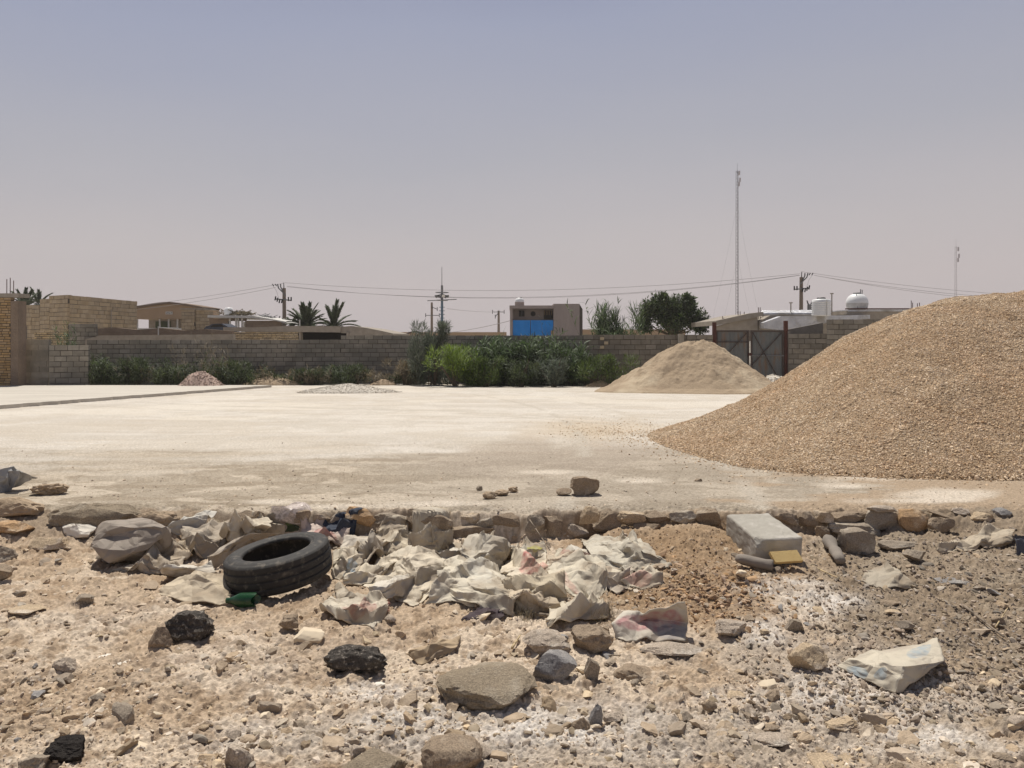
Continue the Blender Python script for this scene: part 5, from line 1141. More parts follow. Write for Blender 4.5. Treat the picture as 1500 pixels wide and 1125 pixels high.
# pale stones and scraps along the foot of the weeds
for i_, (a, w_, lab) in enumerate(((652, 14, 'white stone at the foot of the bright yellow green bush'), (628, 10, 'low white stone at the foot of the grey tamarisk'), (787, 12, 'flat pale stone at the foot of the reeds'), (864, 12, 'white stone left of the small earth mound'), (878, 8, 'tiny white stone on the small earth mound'), (610, 10, 'tiny pale stone left of the grey tamarisk'), (18, 16, 'low white stone at the foot of the yellow brick corner'), (76, 14, 'low white stone at the foot of the short grey wall'))):
    rock(a - w_ / 2, 553 if w_ > 10 else 556, a + w_ / 2, 563, K['stone_white'], lab, 480 + i_, sub=3, rough=.08, flat=.28 if i_ == 0 else .1)

# ------------------------------------------------------------------ dry stone edge of the yard
rw = thing('retaining_wall', (0, 5.7, -.25), 'low dry stone edge holding up the flat yard', 'wall')
WS = [(505, 742, 547, 768, 'stone_orange', .3), (546, 746, 600, 768, 'stone_grey', 0), (594, 744, 662, 783, 'stone_brown', .25), (676, 751, 702, 769, 'stone_tan', 0), (652, 762, 724, 798, 'stone_brown', -.2), (700, 752, 722, 771, 'stone_grey', 0), (720, 751, 778, 780, 'stone_brown', 0), (772, 752, 796, 778, 'stone_grey', .2),
      (792, 750, 830, 796, 'stone_brown', .3), (826, 762, 862, 792, 'stone_salt', 0), (852, 741, 878, 766, 'stone_tan', .2), (870, 744, 912, 782, 'stone_brown', -.5), (904, 744, 946, 768, 'stone_tan', .1), (548, 768, 602, 797, 'stone_brown', .05), (480, 748, 508, 770, 'stone_grey', 0), (601, 776, 655, 800, 'stone_grey', .1),
      (455, 746, 482, 766, 'stone_brown', 0), (425, 744, 452, 764, 'stone_brown', .1), (930, 766, 968, 785, 'stone_brown', 0), (944, 745, 984, 764, 'stone_brown', .1), (984, 744, 1022, 768, 'stone_grey', -.1), (1020, 745, 1058, 770, 'stone_brown', 0), (1196, 746, 1222, 763, 'stone_tan', .1), (1198, 763, 1216, 790, 'stone_brown', 0), (1218, 747, 1272, 766, 'stone_brown', 0),
      (1270, 745, 1320, 773, 'stone_grey', -.05), (1276, 737, 1316, 748, 'stone_salt', 0), (1321, 740, 1364, 783, 'stone_orange', 0), (1222, 766, 1296, 786, 'stone_grey', .03), (1172, 748, 1198, 768, 'stone_brown', 0), (1140, 745, 1172, 765, 'stone_brown', .1), (1364, 752, 1400, 776, 'stone_brown', .2),
      (385, 744, 424, 762, 'stone_grey', 0), (345, 746, 384, 766, 'stone_brown', 0)]
for i_, (a, b_, c_, d_, mt, rl) in enumerate(WS):
    V, Fc = rock(a - 2, b_ + 5 + 3 * math.sin(i_ * 1.7), c_ + 2, d_ + 5, None, None, 500 + i_, name='_part', dr=.5, cuts=16, rough=.045, boxy=.75, roll=rl * .6, sub=4, depth=(.6, .85), wallY=(5.635 if d_ < 775 else 5.60) + .03 * math.sin(i_ * 2.4))
    angular(part('stone', V, Fc, M[mt], rw, True))

#@@ITEMS
# ------------------------------------------------------------------ tyre
def tyre():
    c = G(408, 882); c = np.array([(408 - 750) / F * (c[1] + .31), c[1] + .315, c[2]]); R1, W = .318, .205
    Rm = rotm(0, math.radians(3.5), math.radians(-8.5)); n = 160; cen = c + [0, 0, W / 2 + .028]
    t = thing('tyre', c, 'worn black car tyre lying flat among the sacks', 'tyre')
    def rev(prof, mod=None):
        V = []; m = len(prof)
        for k in range(n):
            th = 2 * math.pi * k / n
            for i, (r, z) in enumerate(prof):
                rr = r + (mod(i, k, z) if mod else 0); V.append(Rm @ np.array([rr * math.cos(th), rr * math.sin(th), z]) + cen)
        Fc = [(k * m + i, ((k + 1) % n) * m + i, ((k + 1) % n) * m + i + 1, k * m + i + 1) for k in range(n) for i in range(m - 1)]
        return V, Fc
    pr = []; h = W / 2
    zs = np.linspace(-.078, .078, 60)
    for z in zs:
        g_ = 0
        for gz in (-.046, -.0, .046):
            if abs(z - gz) < .0052: g_ = .012
        pr.append((R1 - .10 * z * z / .078 ** 2 * .06 - g_, z))
    V, Fc = rev(pr, lambda i, k, z: (-.003 if (k % 4 == 0 and abs(z) > .05) else 0)); part('tread', V, Fc, M['rubber'], t, True)
    for sg in (1, -1):
        p = [(R1 - .006, .078), (R1 - .012, .086), (R1 - .026, .094), (R1 - .030, .0935), (R1 - .034, .0965), (R1 - .055, .1015), (R1 - .075, .1025), (R1 - .079, .1005), (R1 - .083, .1020), (R1 - .094, .0985), (R1 - .100, .094), (R1 - .104, .095), (R1 - .112, .090), (R1 - .118, .080), (R1 - .116, .072), (R1 - .10, .070), (R1 - .06, .086), (R1 - .03, .080), (R1 - .016, .05), (R1 - .014, 0.0)]
        V, Fc = rev([(r, z * sg) for r, z in p]); Fc = Fc if sg < 0 else [f[::-1] for f in Fc]; part('sidewall', V, Fc, M['rubber'], t, True)
    return cen
TY = tyre()
# ------------------------------------------------------------------ concrete block
def kerb():
    r = rotm(math.radians(8), math.radians(6), 0); L_, W_, H_ = .245, .160, .095
    bm = bmesh.new(); bmesh.ops.create_cube(bm, size=1); bmesh.ops.scale(bm, vec=(W_ * 2, L_ * 2, H_ * 2), verts=bm.verts)
    bmesh.ops.bevel(bm, geom=bm.edges, offset=.016, segments=3, profile=.5, affect='EDGES'); bmesh.ops.subdivide_edges(bm, edges=[e for e in bm.edges if e.calc_length() > .05], cuts=14, use_grid_fill=True)
    V = np.array([v.co[:] for v in bm.verts]); Fc = [[v.index for v in f.verts] for f in bm.faces]; bm.free()
    V += .004 * (vn3(V * 18, 3) - .5)[:, None] + .006 * (vn3(V * 60, 5) - .5)[:, None]
    nib = np.exp(-(((V - [-W_, -L_, H_]) / .035) ** 2).sum(1)); V += nib[:, None] * np.array([.016, .016, -.02])
    c = G(1136, 829); c = np.array([c[0] + .0, c[1] + .26, c[2] + H_ + .015]); V = V @ r.T + c
    OBST.append((c[0], c[1], .17, .3, c[2] + .08))
    solo('concrete_block', V, Fc, M['concrete_pale'], 'big pale concrete kerb block tipped against the yard edge', 'block', smooth=False); return c
KB = kerb()
mb = MB(); c_ = P(1151, 816, KB[1] - .33); mb.obox(c_, np.array([.088, 0, .006]), np.array([-.012, .022, .028]), np.array([0, -.011, .010])); o = mb.solo('foam_slab', M['sponge'], 'small yellow foam slab leaning on the concrete block', 'foam'); 
def lump(pts, radii, mat, name, label, cat, seed, n=20, noise=.12, hollow=False):
    V = []; P_ = [np.array(p, float) for p in pts]; m = len(P_); r = np.random.default_rng(seed)
    for i in range(m):
        d = P_[min(i + 1, m - 1)] - P_[max(i - 1, 0)]; d /= np.linalg.norm(d); a = np.cross(d, [0, 0, 1.]); a /= np.linalg.norm(a); b_ = np.cross(a, d)
        for k in range(n): th = 2 * math.pi * k / n; V.append(P_[i] + radii[i] * (a * math.cos(th) + b_ * math.sin(th) * .85))
    V = np.array(V); Fc = [(i * n + k, i * n + (k + 1) % n, (i + 1) * n + (k + 1) % n, (i + 1) * n + k) for i in range(m - 1) for k in range(n)] + [tuple(range(n))[::-1], tuple((m - 1) * n + k for k in range(n))]
    rad = np.mean(radii); V += (noise * rad * 2 * (vn3(V * (1.2 / rad) + seed, seed) - .5))[:, None] * np.array([.5, .5, 1]) ; return solo(name, V, Fc, mat, label, cat, smooth=True)
a = G(1078, 826); b_ = G(1132, 838)
dv = b_ - a; up = np.array([0, 0, .038])
lump([a + up + dv * f for f in (-.02, .0, .06, .2, .4, .6, .8, .93, .99, 1.0, .96, .90)], [.008, .024, .034, .040, .042, .042, .043, .045, .045, .040, .034, .02], M['clayroll'], 'pipe_stub', 'worn grey pipe stub with a dark hollow end below the concrete block', 'pipe', 3, noise=.16)
a = G(1216, 806); b_ = G(1231, 832); dv = b_ - a
lump([a + [0, .0, .05] + dv * f for f in (-.35, -.3, -.1, .1, .3, .5, .8, 1.0, 1.03)], [.008, .03, .048, .046, .030, .038, .036, .034, .01], M['clayroll'], 'crushed_bottle', 'crushed grey dusty bottle between the concrete block and squared rock', 'bottle', 5, noise=.3)
# green bottle
def bottle():
    a = G(374, 891); L_ = .175; r_ = .040; c = a + np.array([0, .01, r_ + .004]); R = rotm(math.radians(172), math.radians(0), 0)
    prof = [(r_ * .97, 0), (r_, .01), (r_, .085), (r_ * .93, .10), (r_ * .68, .125), (r_ * .45, .145), (r_ * .38, .16), (r_ * .38, .175), (r_ * .28, .175), (r_ * .28, .15), (r_ * .58, .122), (r_ * .84, .098), (r_ * .90, .085), (r_ * .90, .002), (r_ * .97, 0)]
    V = []; n = 28; m = len(prof)
    for i, (q, z) in enumerate(prof):
        for k in range(n):
            th = 2 * math.pi * k / n; jag = .012 * math.sin(th * 3 + 1) * (i in (0, m - 1, m - 2)); v = np.array([z + jag, q * math.cos(th), q * math.sin(th)])
            v = rotm(0, 0, math.radians(4)) @ v; V.append(R @ v + c)
    Fc = [(i * n + k, i * n + (k + 1) % n, (i + 1) * n + (k + 1) % n, (i + 1) * n + k) for i in range(m - 1) for k in range(n)]
    solo('glass_bottle', V, Fc, M['glass'], 'broken green glass bottle lying against the front of the tyre', 'bottle', smooth=True)
bottle()

# ------------------------------------------------------------------ clay shards, pebbles that carry their own colour
pos, px_, py_ = screen_scatter(2600, 41, 890, 1170, 770, 925, lambda px, py, x, y, r: r.random(len(px)) < np.exp(-((px - 1035 - (py - 860) * .6) / 85) ** 2 - ((py - 872) / 36) ** 2))
chips('clay_shards', pos, sizes(len(pos), 42, .010, .042, 1.2), M['shard'], 2, 43, flat=.35, tilt=.5, kind='stuff', label='heap of brown flat clay shards left of the pipe stub', cat='shards')
pos, px_, py_ = screen_scatter(5000, 44, 880, 1180, 755, 930, lambda px, py, x, y, r: (r.random(len(px)) < np.exp(-((px - 1010) / 120) ** 2 - ((py - 840) / 60) ** 2)) & (y < edge_y(x) - .04))
chips('clay_shards', pos, sizes(len(pos), 45, .005, .018, 1.5), M['shard'], 1, 46, flat=.5, tilt=.5, kind='stuff', label='brown crumbs of clay around the shard heap', cat='shards')

# minor stones, each its own object with a label from its surroundings
LM = [('the black tyre', 408, 840), ('the green bottle', 355, 885), ('the crumpled grey bag', 168, 805), ('the black slag rock', 268, 915), ('the crescent slag rock', 518, 965), ('the charcoal lump', 84, 1098), ('the wide flat slab', 710, 1005), ('the blue grey rock', 813, 975),
      ('the pink printed sack', 950, 905), ('the concrete block', 1112, 790), ('the clay shard heap', 1040, 875), ('the folded blue marked sack', 1305, 970), ('the pale ochre rock', 1190, 965), ('the pale squared rock', 1262, 792), ('the bottom paving stone', 1250, 1110), ('the bottom salty slab', 540, 1095), ('the rounded bottom rock', 658, 1095), ('the frayed red lined sack', 520, 895)]
rr = np.random.default_rng(99); cand = []
taken = [(o_.location.x, o_.location.y) for o_ in bpy.data.objects if o_.get('category') in ('rock', 'tile', 'tyre', 'block', 'bottle')]
tries = 0
while len(cand) < 120 and tries < 4000:
    tries += 1
    px = rr.uniform(8, 1492); py = 800 + 318 * rr.random() ** .9
    if 225 < px < 1000 and 735 < py < 905: continue
    if px > 1150 and 915 < py < 1110 and rr.random() < .75: continue
    g = G(px, py); 
    if g[1] > edge_y(np.array([g[0]]))[0] - .1: continue
    if any(math.hypot(g[0] - a, g[1] - b_) < .09 for a, b_ in taken): continue
    taken.append((g[0], g[1])); sz = .014 * (1 - rr.random() * .93) ** (-.62); sz = min(sz, .055); cand.append((px, py, g, sz))
lab_count = {}
order = []
for (px, py, g, sz) in cand:
    right = px > 1130 and py < 1000
    mt, cn = [('stone_tan', 'tan'), ('stone_salt', 'white crusted'), ('stone_grey', 'grey brown'), ('stone_brown', 'brown'), ('stone_cream', 'cream'), ('stone_slate', 'dark grey')][rr.choice(6, p=[.1, .05, .25, .35, .02, .23] if right else [.3, .22, .18, .14, .12, .04])]
    nm, lx, ly = min(LM, key=lambda l: math.hypot(l[1] - px, (l[2] - py) * 1.4)); dx, dy = px - lx, (py - ly) * 1.4
    dr_ = ('right of' if dx > 0 else 'left of') if abs(dx) > abs(dy) else ('below' if dy > 0 else 'above')
    sn = 'tiny' if sz < .02 else ('large' if sz > .034 else 'small'); key = (sn, cn, dr_, nm); order.append([math.hypot(dx, dy), key, px, py, g, sz, mt])
order.sort(key=lambda q: q[0])
ordn = ['nearest', 'second nearest', 'third nearest', 'fourth nearest', 'fifth nearest', 'sixth nearest', 'seventh nearest', 'eighth nearest', 'ninth nearest', 'tenth nearest']
tot = {}
for q in order: tot[q[1]] = tot.get(q[1], 0) + 1
for i_, (dd, key, px, py, g, sz, mt) in enumerate(order):
    k = lab_count.get(key, 0); lab_count[key] = k + 1; sn, cn, dr_, nm = key
    lab = f"{sn} {cn} stone lying {dr_} {nm}" + (f", {ordn[min(k, 9)]} to it" if tot[key] > 1 else '')
    V, Fc = rockV(sz, sz * rr.uniform(.5, .9), sz * rr.uniform(.3, .65), 700 + i_, 3, 16, .04, rr.uniform(.1, .6), depth=(.45, .8)); V = V @ rotm(rr.uniform(0, 6), rr.normal() * .2, rr.normal() * .2).T
    gz = float(ground_z(np.array([g[0]]), np.array([g[1]]))[0]); solo('stone', V + [g[0], g[1], gz + sz * .2], Fc, M[mt], lab, 'stone', 'loose stones on the rubble ground', smooth=True); angular(bpy.data.objects[-1] if False else COL.objects[-1])

# ------------------------------------------------------------------ cloth solver for the sacks
HX0, HY0, HR = -4.4, 2.2, .0125; HNX, HNY = 704, 330
gx, gy = np.meshgrid(HX0 + np.arange(HNX) * HR, HY0 + np.arange(HNY) * HR)
HM = ground_z(gx.ravel(), gy.ravel()).reshape(HNY, HNX)
for (ox, oy, orx, ory, ot) in OBST:
    q = 1 - ((gx - ox) / orx) ** 2 - ((gy - oy) / ory) ** 2; m_ = q > 0; HM[m_] = np.maximum(HM[m_], ot - .05 * (1 - np.sqrt(q[m_])))
def hm(x, y):
    i = np.clip((x - HX0) / HR, 0, HNX - 2.001); j = np.clip((y - HY0) / HR, 0, HNY - 2.001); a = i.astype(int); b_ = j.astype(int); fa, fb = i - a, j - b_
    return (HM[b_, a] * (1 - fa) + HM[b_, a + 1] * fa) * (1 - fb) + (HM[b_ + 1, a] * (1 - fa) + HM[b_ + 1, a + 1] * fa) * fb
def gsamp(A, nu, nv):
    A = np.array(A, float); m, n = A.shape[:2]; u = np.linspace(0, n - 1, nu); v = np.linspace(0, m - 1, nv); a = np.minimum(u.astype(int), n - 2); b_ = np.minimum(v.astype(int), m - 2); fu = (u - a)[None, :, None]; fv = (v - b_)[:, None, None]
    return (A[b_][:, a] * (1 - fu) + A[b_][:, a + 1] * fu) * (1 - fv) + (A[b_ + 1][:, a] * (1 - fu) + A[b_ + 1][:, a + 1] * fu) * fv
def facet(x, y, sd):
    """random heights joined by flat triangles: the plates of crumpled stiff cloth"""
    x = x + .35 * (vn(x * .7, y * .7, sd + 5) - .5); y = y + .35 * (vn(x * .7 + 9, y * .7, sd + 6) - .5)
    t = (x + y) * .3660254; a = x + t; b = y + t; i = np.floor(a); j = np.floor(b); f = a - i; g = b - j
    h00 = h2(i, j, sd); h11 = h2(i + 1, j + 1, sd); hm_ = np.where(f > g, h2(i + 1, j, sd), h2(i, j + 1, sd)); mx_ = np.maximum(f, g); mn_ = np.minimum(f, g)
    return h00 * (1 - mx_) + hm_ * (mx_ - mn_) + h11 * mn_ - .5
def cloth(ctrl, excess=1.2, seed=0, steps=1, res=.0105, amp=.05, iters=1, pinall=False, fold=1.):
    """ctrl: rows of (px, py, h): points on and above the ground that the stiff sheet passes through"""
    r = np.random.default_rng(seed); C = np.array([[G(p[0], p[1], p[2]) for p in row] for row in ctrl]); Hc = np.array([[p[2] for p in row] for row in ctrl])
    Lu = max(np.linalg.norm(np.diff(C, axis=1), axis=2).sum(1).max(), .05); Lv = max(np.linalg.norm(np.diff(C, axis=0), axis=2).sum(0).max(), .05)
    nu = int(np.clip(Lu / res, 12, 84)); nv = int(np.clip(Lv / res, 12, 70)); Pn = gsamp(C, nu, nv)
    U, Vv = np.meshgrid(np.linspace(0, Lu, nu), np.linspace(0, Lv, nv)); a0 = r.uniform(0, 6.28); U2 = U * math.cos(a0) - Vv * math.sin(a0) * 1.0 + seed * 3.1; V2 = U * math.sin(a0) + Vv * math.cos(a0)
    k = amp * (.6 + .8 * (excess - 1) * 2)
    z = k * 1.0 * facet(U2 * 4.0, V2 * 3.0, seed) + k * .75 * facet(U2 * 9, V2 * 8, seed + 1) + k * .22 * facet(U2 * 30, V2 * 26, seed + 2)
    for _ in range(2):                                # one or two long folds
        th = r.uniform(0, math.pi); q = (U - Lu * r.uniform(.25, .75)) * math.cos(th) + (Vv - Lv * r.uniform(.25, .75)) * math.sin(th); z += fold * k * 1.1 * np.clip(1 - np.abs(q) / .055, 0, 1) * (.4 + vn(U * 5, Vv * 5, seed))
    Pn[:, :, 2] += z
    Pn[:, :, 0] += k * .9 * facet(U2 * 7 + 50, V2 * 7, seed + 3) + k * .45 * facet(U2 * 18, V2 * 18, seed + 7); Pn[:, :, 1] += k * .9 * facet(U2 * 7, V2 * 7 + 50, seed + 4) + k * .45 * facet(U2 * 18 + 9, V2 * 18, seed + 8)
    rest = {}
    S = [((0, 1), 1.), ((1, 0), 1.), ((1, 1), .6), ((0, 3), .5), ((3, 0), .5)]
    for (dj, di), kk in S: rest[(dj, di)] = np.sqrt(((Pn[dj:, di:] - Pn[:nv - dj, :nu - di]) ** 2).sum(-1, keepdims=True))
    lift = np.median(Pn[:, :, 2] - hm(Pn[:, :, 0], Pn[:, :, 1]))
    for st in range(steps):
        Pn[:, :, 2] -= .0012 if not pinall else 0
        h = hm(Pn[:, :, 0], Pn[:, :, 1]) + .005; Pn[:, :, 2] = np.maximum(Pn[:, :, 2], h)
        for _ in range(iters):
            acc = np.zeros_like(Pn); cnt = np.full((nv, nu, 1), 1e-6)
            for (dj, di), kk in S:
                a = (slice(0, nv - dj), slice(0, nu - di)); b_ = (slice(dj, nv), slice(di, nu)); L0 = rest[(dj, di)]
                d = Pn[b_] - Pn[a]; l = np.sqrt((d * d).sum(-1, keepdims=True)) + 1e-9; c = d * ((l - L0) / l * .5 * kk)
                acc[a] += c; acc[b_] -= c; cnt[a] += kk; cnt[b_] += kk
            Pn += acc / cnt * 2.0
    h = hm(Pn[:, :, 0], Pn[:, :, 1]) + .004; Pn[:, :, 2] = np.maximum(Pn[:, :, 2], h)
    # remember where the cloth lies, for the next one
    fx = gsamp(Pn, nu * 2, nv * 2).reshape(-1, 3); i = ((fx[:, 0] - HX0) / HR).round().astype(int); j = ((fx[:, 1] - HY0) / HR).round().astype(int); ok = (i >= 0) & (i < HNX) & (j >= 0) & (j < HNY); cur = np.minimum(fx[ok, 2], HM[j[ok], i[ok]] + .03)
    np.maximum.at(HM, (j[ok], i[ok]), cur)
    return Pn
def sheet_obj(Pn, mat, name, label, cat, group=None, thick=.003, sub=0, parent=None, jag=0., seed=0):
    nv, nu = Pn.shape[:2]; V = Pn.reshape(-1, 3); idx = np.arange(nu * nv).reshape(nv, nu); Fc = np.stack([idx[:-1, :-1], idx[:-1, 1:], idx[1:, 1:], idx[1:, :-1]], -1).reshape(-1, 4)
    if jag:      # torn border
        r = np.random.default_rng(seed + 5); jj, ii = np.mgrid[0:nv - 1, 0:nu - 1]; e = np.minimum(np.minimum(ii, nu - 2 - ii), np.minimum(jj, nv - 2 - jj)); lim = jag * (vn(ii / 3., jj / 3., seed) ) * 2.2
        Fc = Fc[(e >= lim - .8).ravel()]
    if parent is None: o = solo(name, V, Fc, mat, label, cat, group, smooth=True)
    else: o = part(name, V, Fc, mat, parent, True)
    me = o.data; uv = me.uv_layers.new(name='UVMap'); li = np.zeros(len(me.loops), np.int32); me.loops.foreach_get('vertex_index', li)
    if jag >= 0: me.set_sharp_from_angle(angle=math.radians(17))
    uu = (li % nu) / (nu - 1); vv = (li // nu) / (nv - 1); uv.data.foreach_set('uv', np.stack([uu, vv], 1).ravel())
    if sub: m_ = o.modifiers.new('smooth', 'SUBSURF'); m_.levels = sub; m_.render_levels = sub
    m_ = o.modifiers.new('thick', 'SOLIDIFY'); m_.thickness = thick; m_.offset = 0
    return o
def fringe(Pn, edge, n, L_, mat, parent, seed):
    r = np.random.default_rng(seed); nv, nu = Pn.shape[:2]
    if edge in 'TB': row = Pn[0 if edge == 'B' else -1]; inn = Pn[1 if edge == 'B' else -2]
    else: row = Pn[:, 0 if edge == 'L' else -1]; inn = Pn[:, 1 if edge == 'L' else -2]
    k = r.uniform(0, len(row) - 1.01, n); a = k.astype(int); f = (k - a)[:, None]; b_ = row[a] * (1 - f) + row[a + 1] * f; d = b_ - (inn[a] * (1 - f) + inn[a + 1] * f); d /= np.linalg.norm(d, axis=1, keepdims=True) + 1e-9
    V, Fc = strips(b_ - d * .004, d + r.normal(size=(n, 3)) * .35, L_ * r.uniform(.3, 1.1, n), np.full(n, .0028), r.uniform(.2, 1.6, n), 3, r)
    o = part('frayed_threads', V, Fc, mat, parent); return o
CREAM, GREY, DIRT = (.74, .65, .505), (.50, .43, .34), (.33, .25, .17)
RED, BLUE, YEL = (.50, .13, .12), (.16, .30, .42), (.52, .50, .06)
def sack(ctrl, label, seed, col=CREAM, dirt=DIRT, prints=(), excess=1.2, amp=.05, fr=(), frm='thread', jag=0., name='sack', group='discarded sacks', cat='sack', **k):
    Pn = cloth(ctrl, excess, seed, amp=amp, **k); m_ = sackmat(f'sack_cloth', col, dirt, prints); o = sheet_obj(Pn, m_, name, label, cat, group, jag=jag, seed=seed)
    for i_, (e, n, L_) in enumerate(fr): fringe(Pn, e, n, L_, M[frm], o, seed + i_)
    return o, Pn
# --- pile, back to front.  ctrl rows: near row first
sack([[(258, 812, 0), (285, 822, .0), (322, 815, 0)], [(262, 790, .09), (292, 786, .14), (330, 786, .1)], [(270, 772, .05), (300, 766, .10), (334, 762, .06)]], 'twisted pale sack rising in folds left of the tyre', 801, GREY, excess=1.3, amp=.045, fr=(('T', 120, .04),))
sack([[(322, 790, .06), (352, 800, .05), (388, 790, .04)], [(330, 778, .16), (356, 775, .2), (392, 774, .16)], [(326, 768, .04), (360, 762, .1), (394, 764, .02)]], 'pale sack with a frayed top edge just behind the tyre', 802, CREAM, excess=1.3, amp=.06, fr=(('T', 260, .045), ('L', 60, .03)))
sack([[(232, 778, 0), (262, 790, 0)], [(262, 764, .08), (300, 768, .10)], [(300, 748, .08), (318, 750, .08)]], 'narrow white twisted strip of sack pointing up over the yard edge', 803, (.66, .62, .54), excess=1.15, amp=.03)
sack([[(298, 838, 0), (330, 826, 0), (372, 806, .0)], [(306, 816, .10), (340, 800, .10), (392, 787, .10)], [(326, 800, .10), (362, 786, .15), (412, 780, .12)]], 'grey brown draped sack tucked behind the left side of the tyre', 804, (.42, .36, .29), excess=1.15, amp=.04)
sack([[(150, 838, 0), (215, 838, 0)], [(205, 826, .05), (262, 836, .03)], [(222, 800, .05), (268, 800, .06)]], 'grey folded sack scrap between the crumpled bag and twisted sack', 805, GREY, excess=1.35, amp=.05)
sack([[(440, 796, .05), (475, 797, .03), (508, 804, 0)], [(435, 787, .08), (475, 786, .06), (512, 792, .05)], [(440, 779, .04), (476, 776, .02), (518, 784, 0)]], 'pale pinkish sack scraps behind the top of the tyre', 806, (.60, .49, .42), prints=((.5, .5, .25, .2, RED, .6),), excess=1.3)
sack([[(486, 852, 0), (506, 856, 0), (528, 850, 0)], [(486, 822, .10), (508, 822, .12), (532, 812, .1)], [(490, 806, .05), (514, 800, .08), (534, 798, .04)]], 'stiff pale sack with a blue stain right of the tyre', 807, CREAM, prints=((.65, .3, .22, .2, BLUE, .8),), excess=1.15, amp=.04)
sack([[(500, 812, .05), (540, 806, .03), (572, 808, .03)], [(498, 800, .07), (540, 792, .06), (580, 796, .06)], [(508, 790, .02), (545, 782, .03), (572, 784, 0)]], 'flat pale sack flap near the dark blue cloth', 808, (.62, .55, .45), excess=1.15, amp=.03)
sack([[(520, 832, .03), (560, 828, .03)], [(524, 812, .08), (566, 808, .08)], [(540, 804, .02), (572, 800, .03)]], 'rolled brown edged sack scrap right of the tyre', 809, GREY, excess=1.4, amp=.06)
sack([[(604, 806, .02), (636, 812, .03), (662, 800, .02)], [(600, 792, .10), (632, 788, .14), (664, 790, .07)], [(604, 786, .02), (632, 778, .03), (660, 782, 0)]], 'shaggy frayed sack end standing behind the big pale sack', 810, (.60, .53, .42), excess=1.3, amp=.06, fr=(('B', 300, .07), ('T', 260, .06), ('L', 90, .05)))
sack([[(534, 862, 0), (575, 876, .0), (606, 888, .0), (640, 862, .03)], [(530, 846, .03), (580, 842, .05), (612, 850, .08), (652, 838, .08)], [(552, 826, .03), (586, 816, .12), (606, 816, .16), (650, 822, .1)], [(560, 818, 0), (592, 806, .06), (618, 804, .1), (645, 812, .02)]], 'big pale sack lying open right of the tyre with raised folds', 811, CREAM, excess=1.16, amp=.05, fr=(('R', 80, .025),))
sack([[(680, 838, .02), (715, 836, .03), (745, 830, 0)], [(672, 812, .12), (712, 806, .16), (752, 812, .08)], [(690, 800, .03), (708, 790, .12), (748, 796, .03)]], 'upright creased pale sack in the middle of the pile', 812, (.58, .52, .42), excess=1.3, amp=.07)
sack([[(752, 830, .03), (776, 830, .03), (802, 822, 0)], [(748, 812, .08), (776, 808, .1), (802, 806, .05)], [(752, 802, .02), (776, 796, .05), (800, 794, .02)]], 'dull sack with a lime yellow patch near the yard edge', 813, (.50, .45, .36), prints=((.65, .62, .3, .22, YEL, .95),), excess=1.2, amp=.05)
sack([[(738, 858, .0), (775, 862, .02), (808, 852, 0)], [(732, 836, .08), (772, 838, .06), (806, 828, .05)], [(735, 822, .05), (768, 812, .09), (800, 808, .04)]], 'pale sack with a faded red disc in the middle of the pile', 814, CREAM, prints=((.62, .5, .28, .26, RED, .75),), excess=1.2, amp=.05)
sack([[(868, 838, 0), (920, 842, .0), (975, 838, 0)], [(866, 812, .10), (918, 822, .05), (984, 828, .03)], [(852, 796, .07), (905, 798, .12), (962, 812, .08)], [(848, 790, .02), (902, 788, .05), (936, 784, .13)]], 'grey cream sack with long folds at the right end of the pile', 815, (.60, .545, .44), excess=1.18, amp=.055)
sack([[(898, 872, 0), (926, 866, 0)], [(868, 850, .05), (926, 842, .05)], [(885, 832, .03), (930, 832, .02)]], 'small crumpled scrap of sack between the two right hand sacks', 816, (.58, .5, .4), excess=1.3)
sack([[(742, 892, .0), (780, 900, .0), (828, 896, 0)], [(740, 868, .04), (775, 862, .08), (822, 868, .08)], [(750, 852, .02), (778, 848, .06), (820, 850, .03)]], 'frayed fawn sack with hanging threads at the front of the pile', 817, (.60, .51, .37), excess=1.25, amp=.06, fr=(('B', 160, .05),))
sack([[(842, 876, .0), (870, 884, .0), (892, 868, .02)], [(800, 840, .06), (850, 840, .09), (890, 836, .09)], [(798, 822, .03), (845, 812, .10), (878, 816, .05)], [(815, 812, .02), (850, 802, .06), (872, 808, .02)]], 'broad pale sack with a pinkish fold at the right of the pile', 818, (.68, .61, .48), prints=((.45, .7, .2, .14, RED, .5), (.2, .25, .12, .2, RED, .35)), excess=1.15, amp=.05, fr=(('L', 120, .04),))
sack([[(620, 884, .0), (660, 880, 0.02), (720, 898, .0), (758, 888, .02)], [(640, 852, .10), (680, 850, .09), (712, 858, .11), (752, 868, .06)], [(648, 838, .10), (676, 836, .12), (708, 834, .11), (738, 842, .06)], [(652, 822, .10), (672, 812, .14), (700, 824, .06), (728, 832, .03)]], 'large cream sack with a thick rolled front edge in mid pile', 819, (.70, .63, .50), prints=((.6, .6, .18, .2, (.72, .69, .6), .6),), excess=1.14, amp=.05)
sack([[(655, 874, .02), (700, 890, .03), (752, 904, .0)], [(650, 858, .07), (702, 872, .075), (758, 888, .05)], [(662, 856, .03), (708, 868, .03), (760, 882, 0)]], 'long rolled hem of sack cloth leaning down to the right', 820, (.68, .61, .48), excess=1.2, amp=.03)
sack([[(474, 900, .0), (515, 918, .0), (548, 926, .0), (566, 906, 0)], [(470, 888, .04), (508, 898, .06), (540, 900, .06), (568, 892, .05)], [(490, 876, .04), (515, 872, .08), (545, 878, .06), (566, 880, .02)]], 'frayed cream sack with a rusty red lining in front of the tyre', 821, (.64, .57, .45), prints=((.55, .55, .28, .22, (.36, .15, .13), .85),), excess=1.2, amp=.05, fr=(('R', 140, .03),), frm='thread_red')
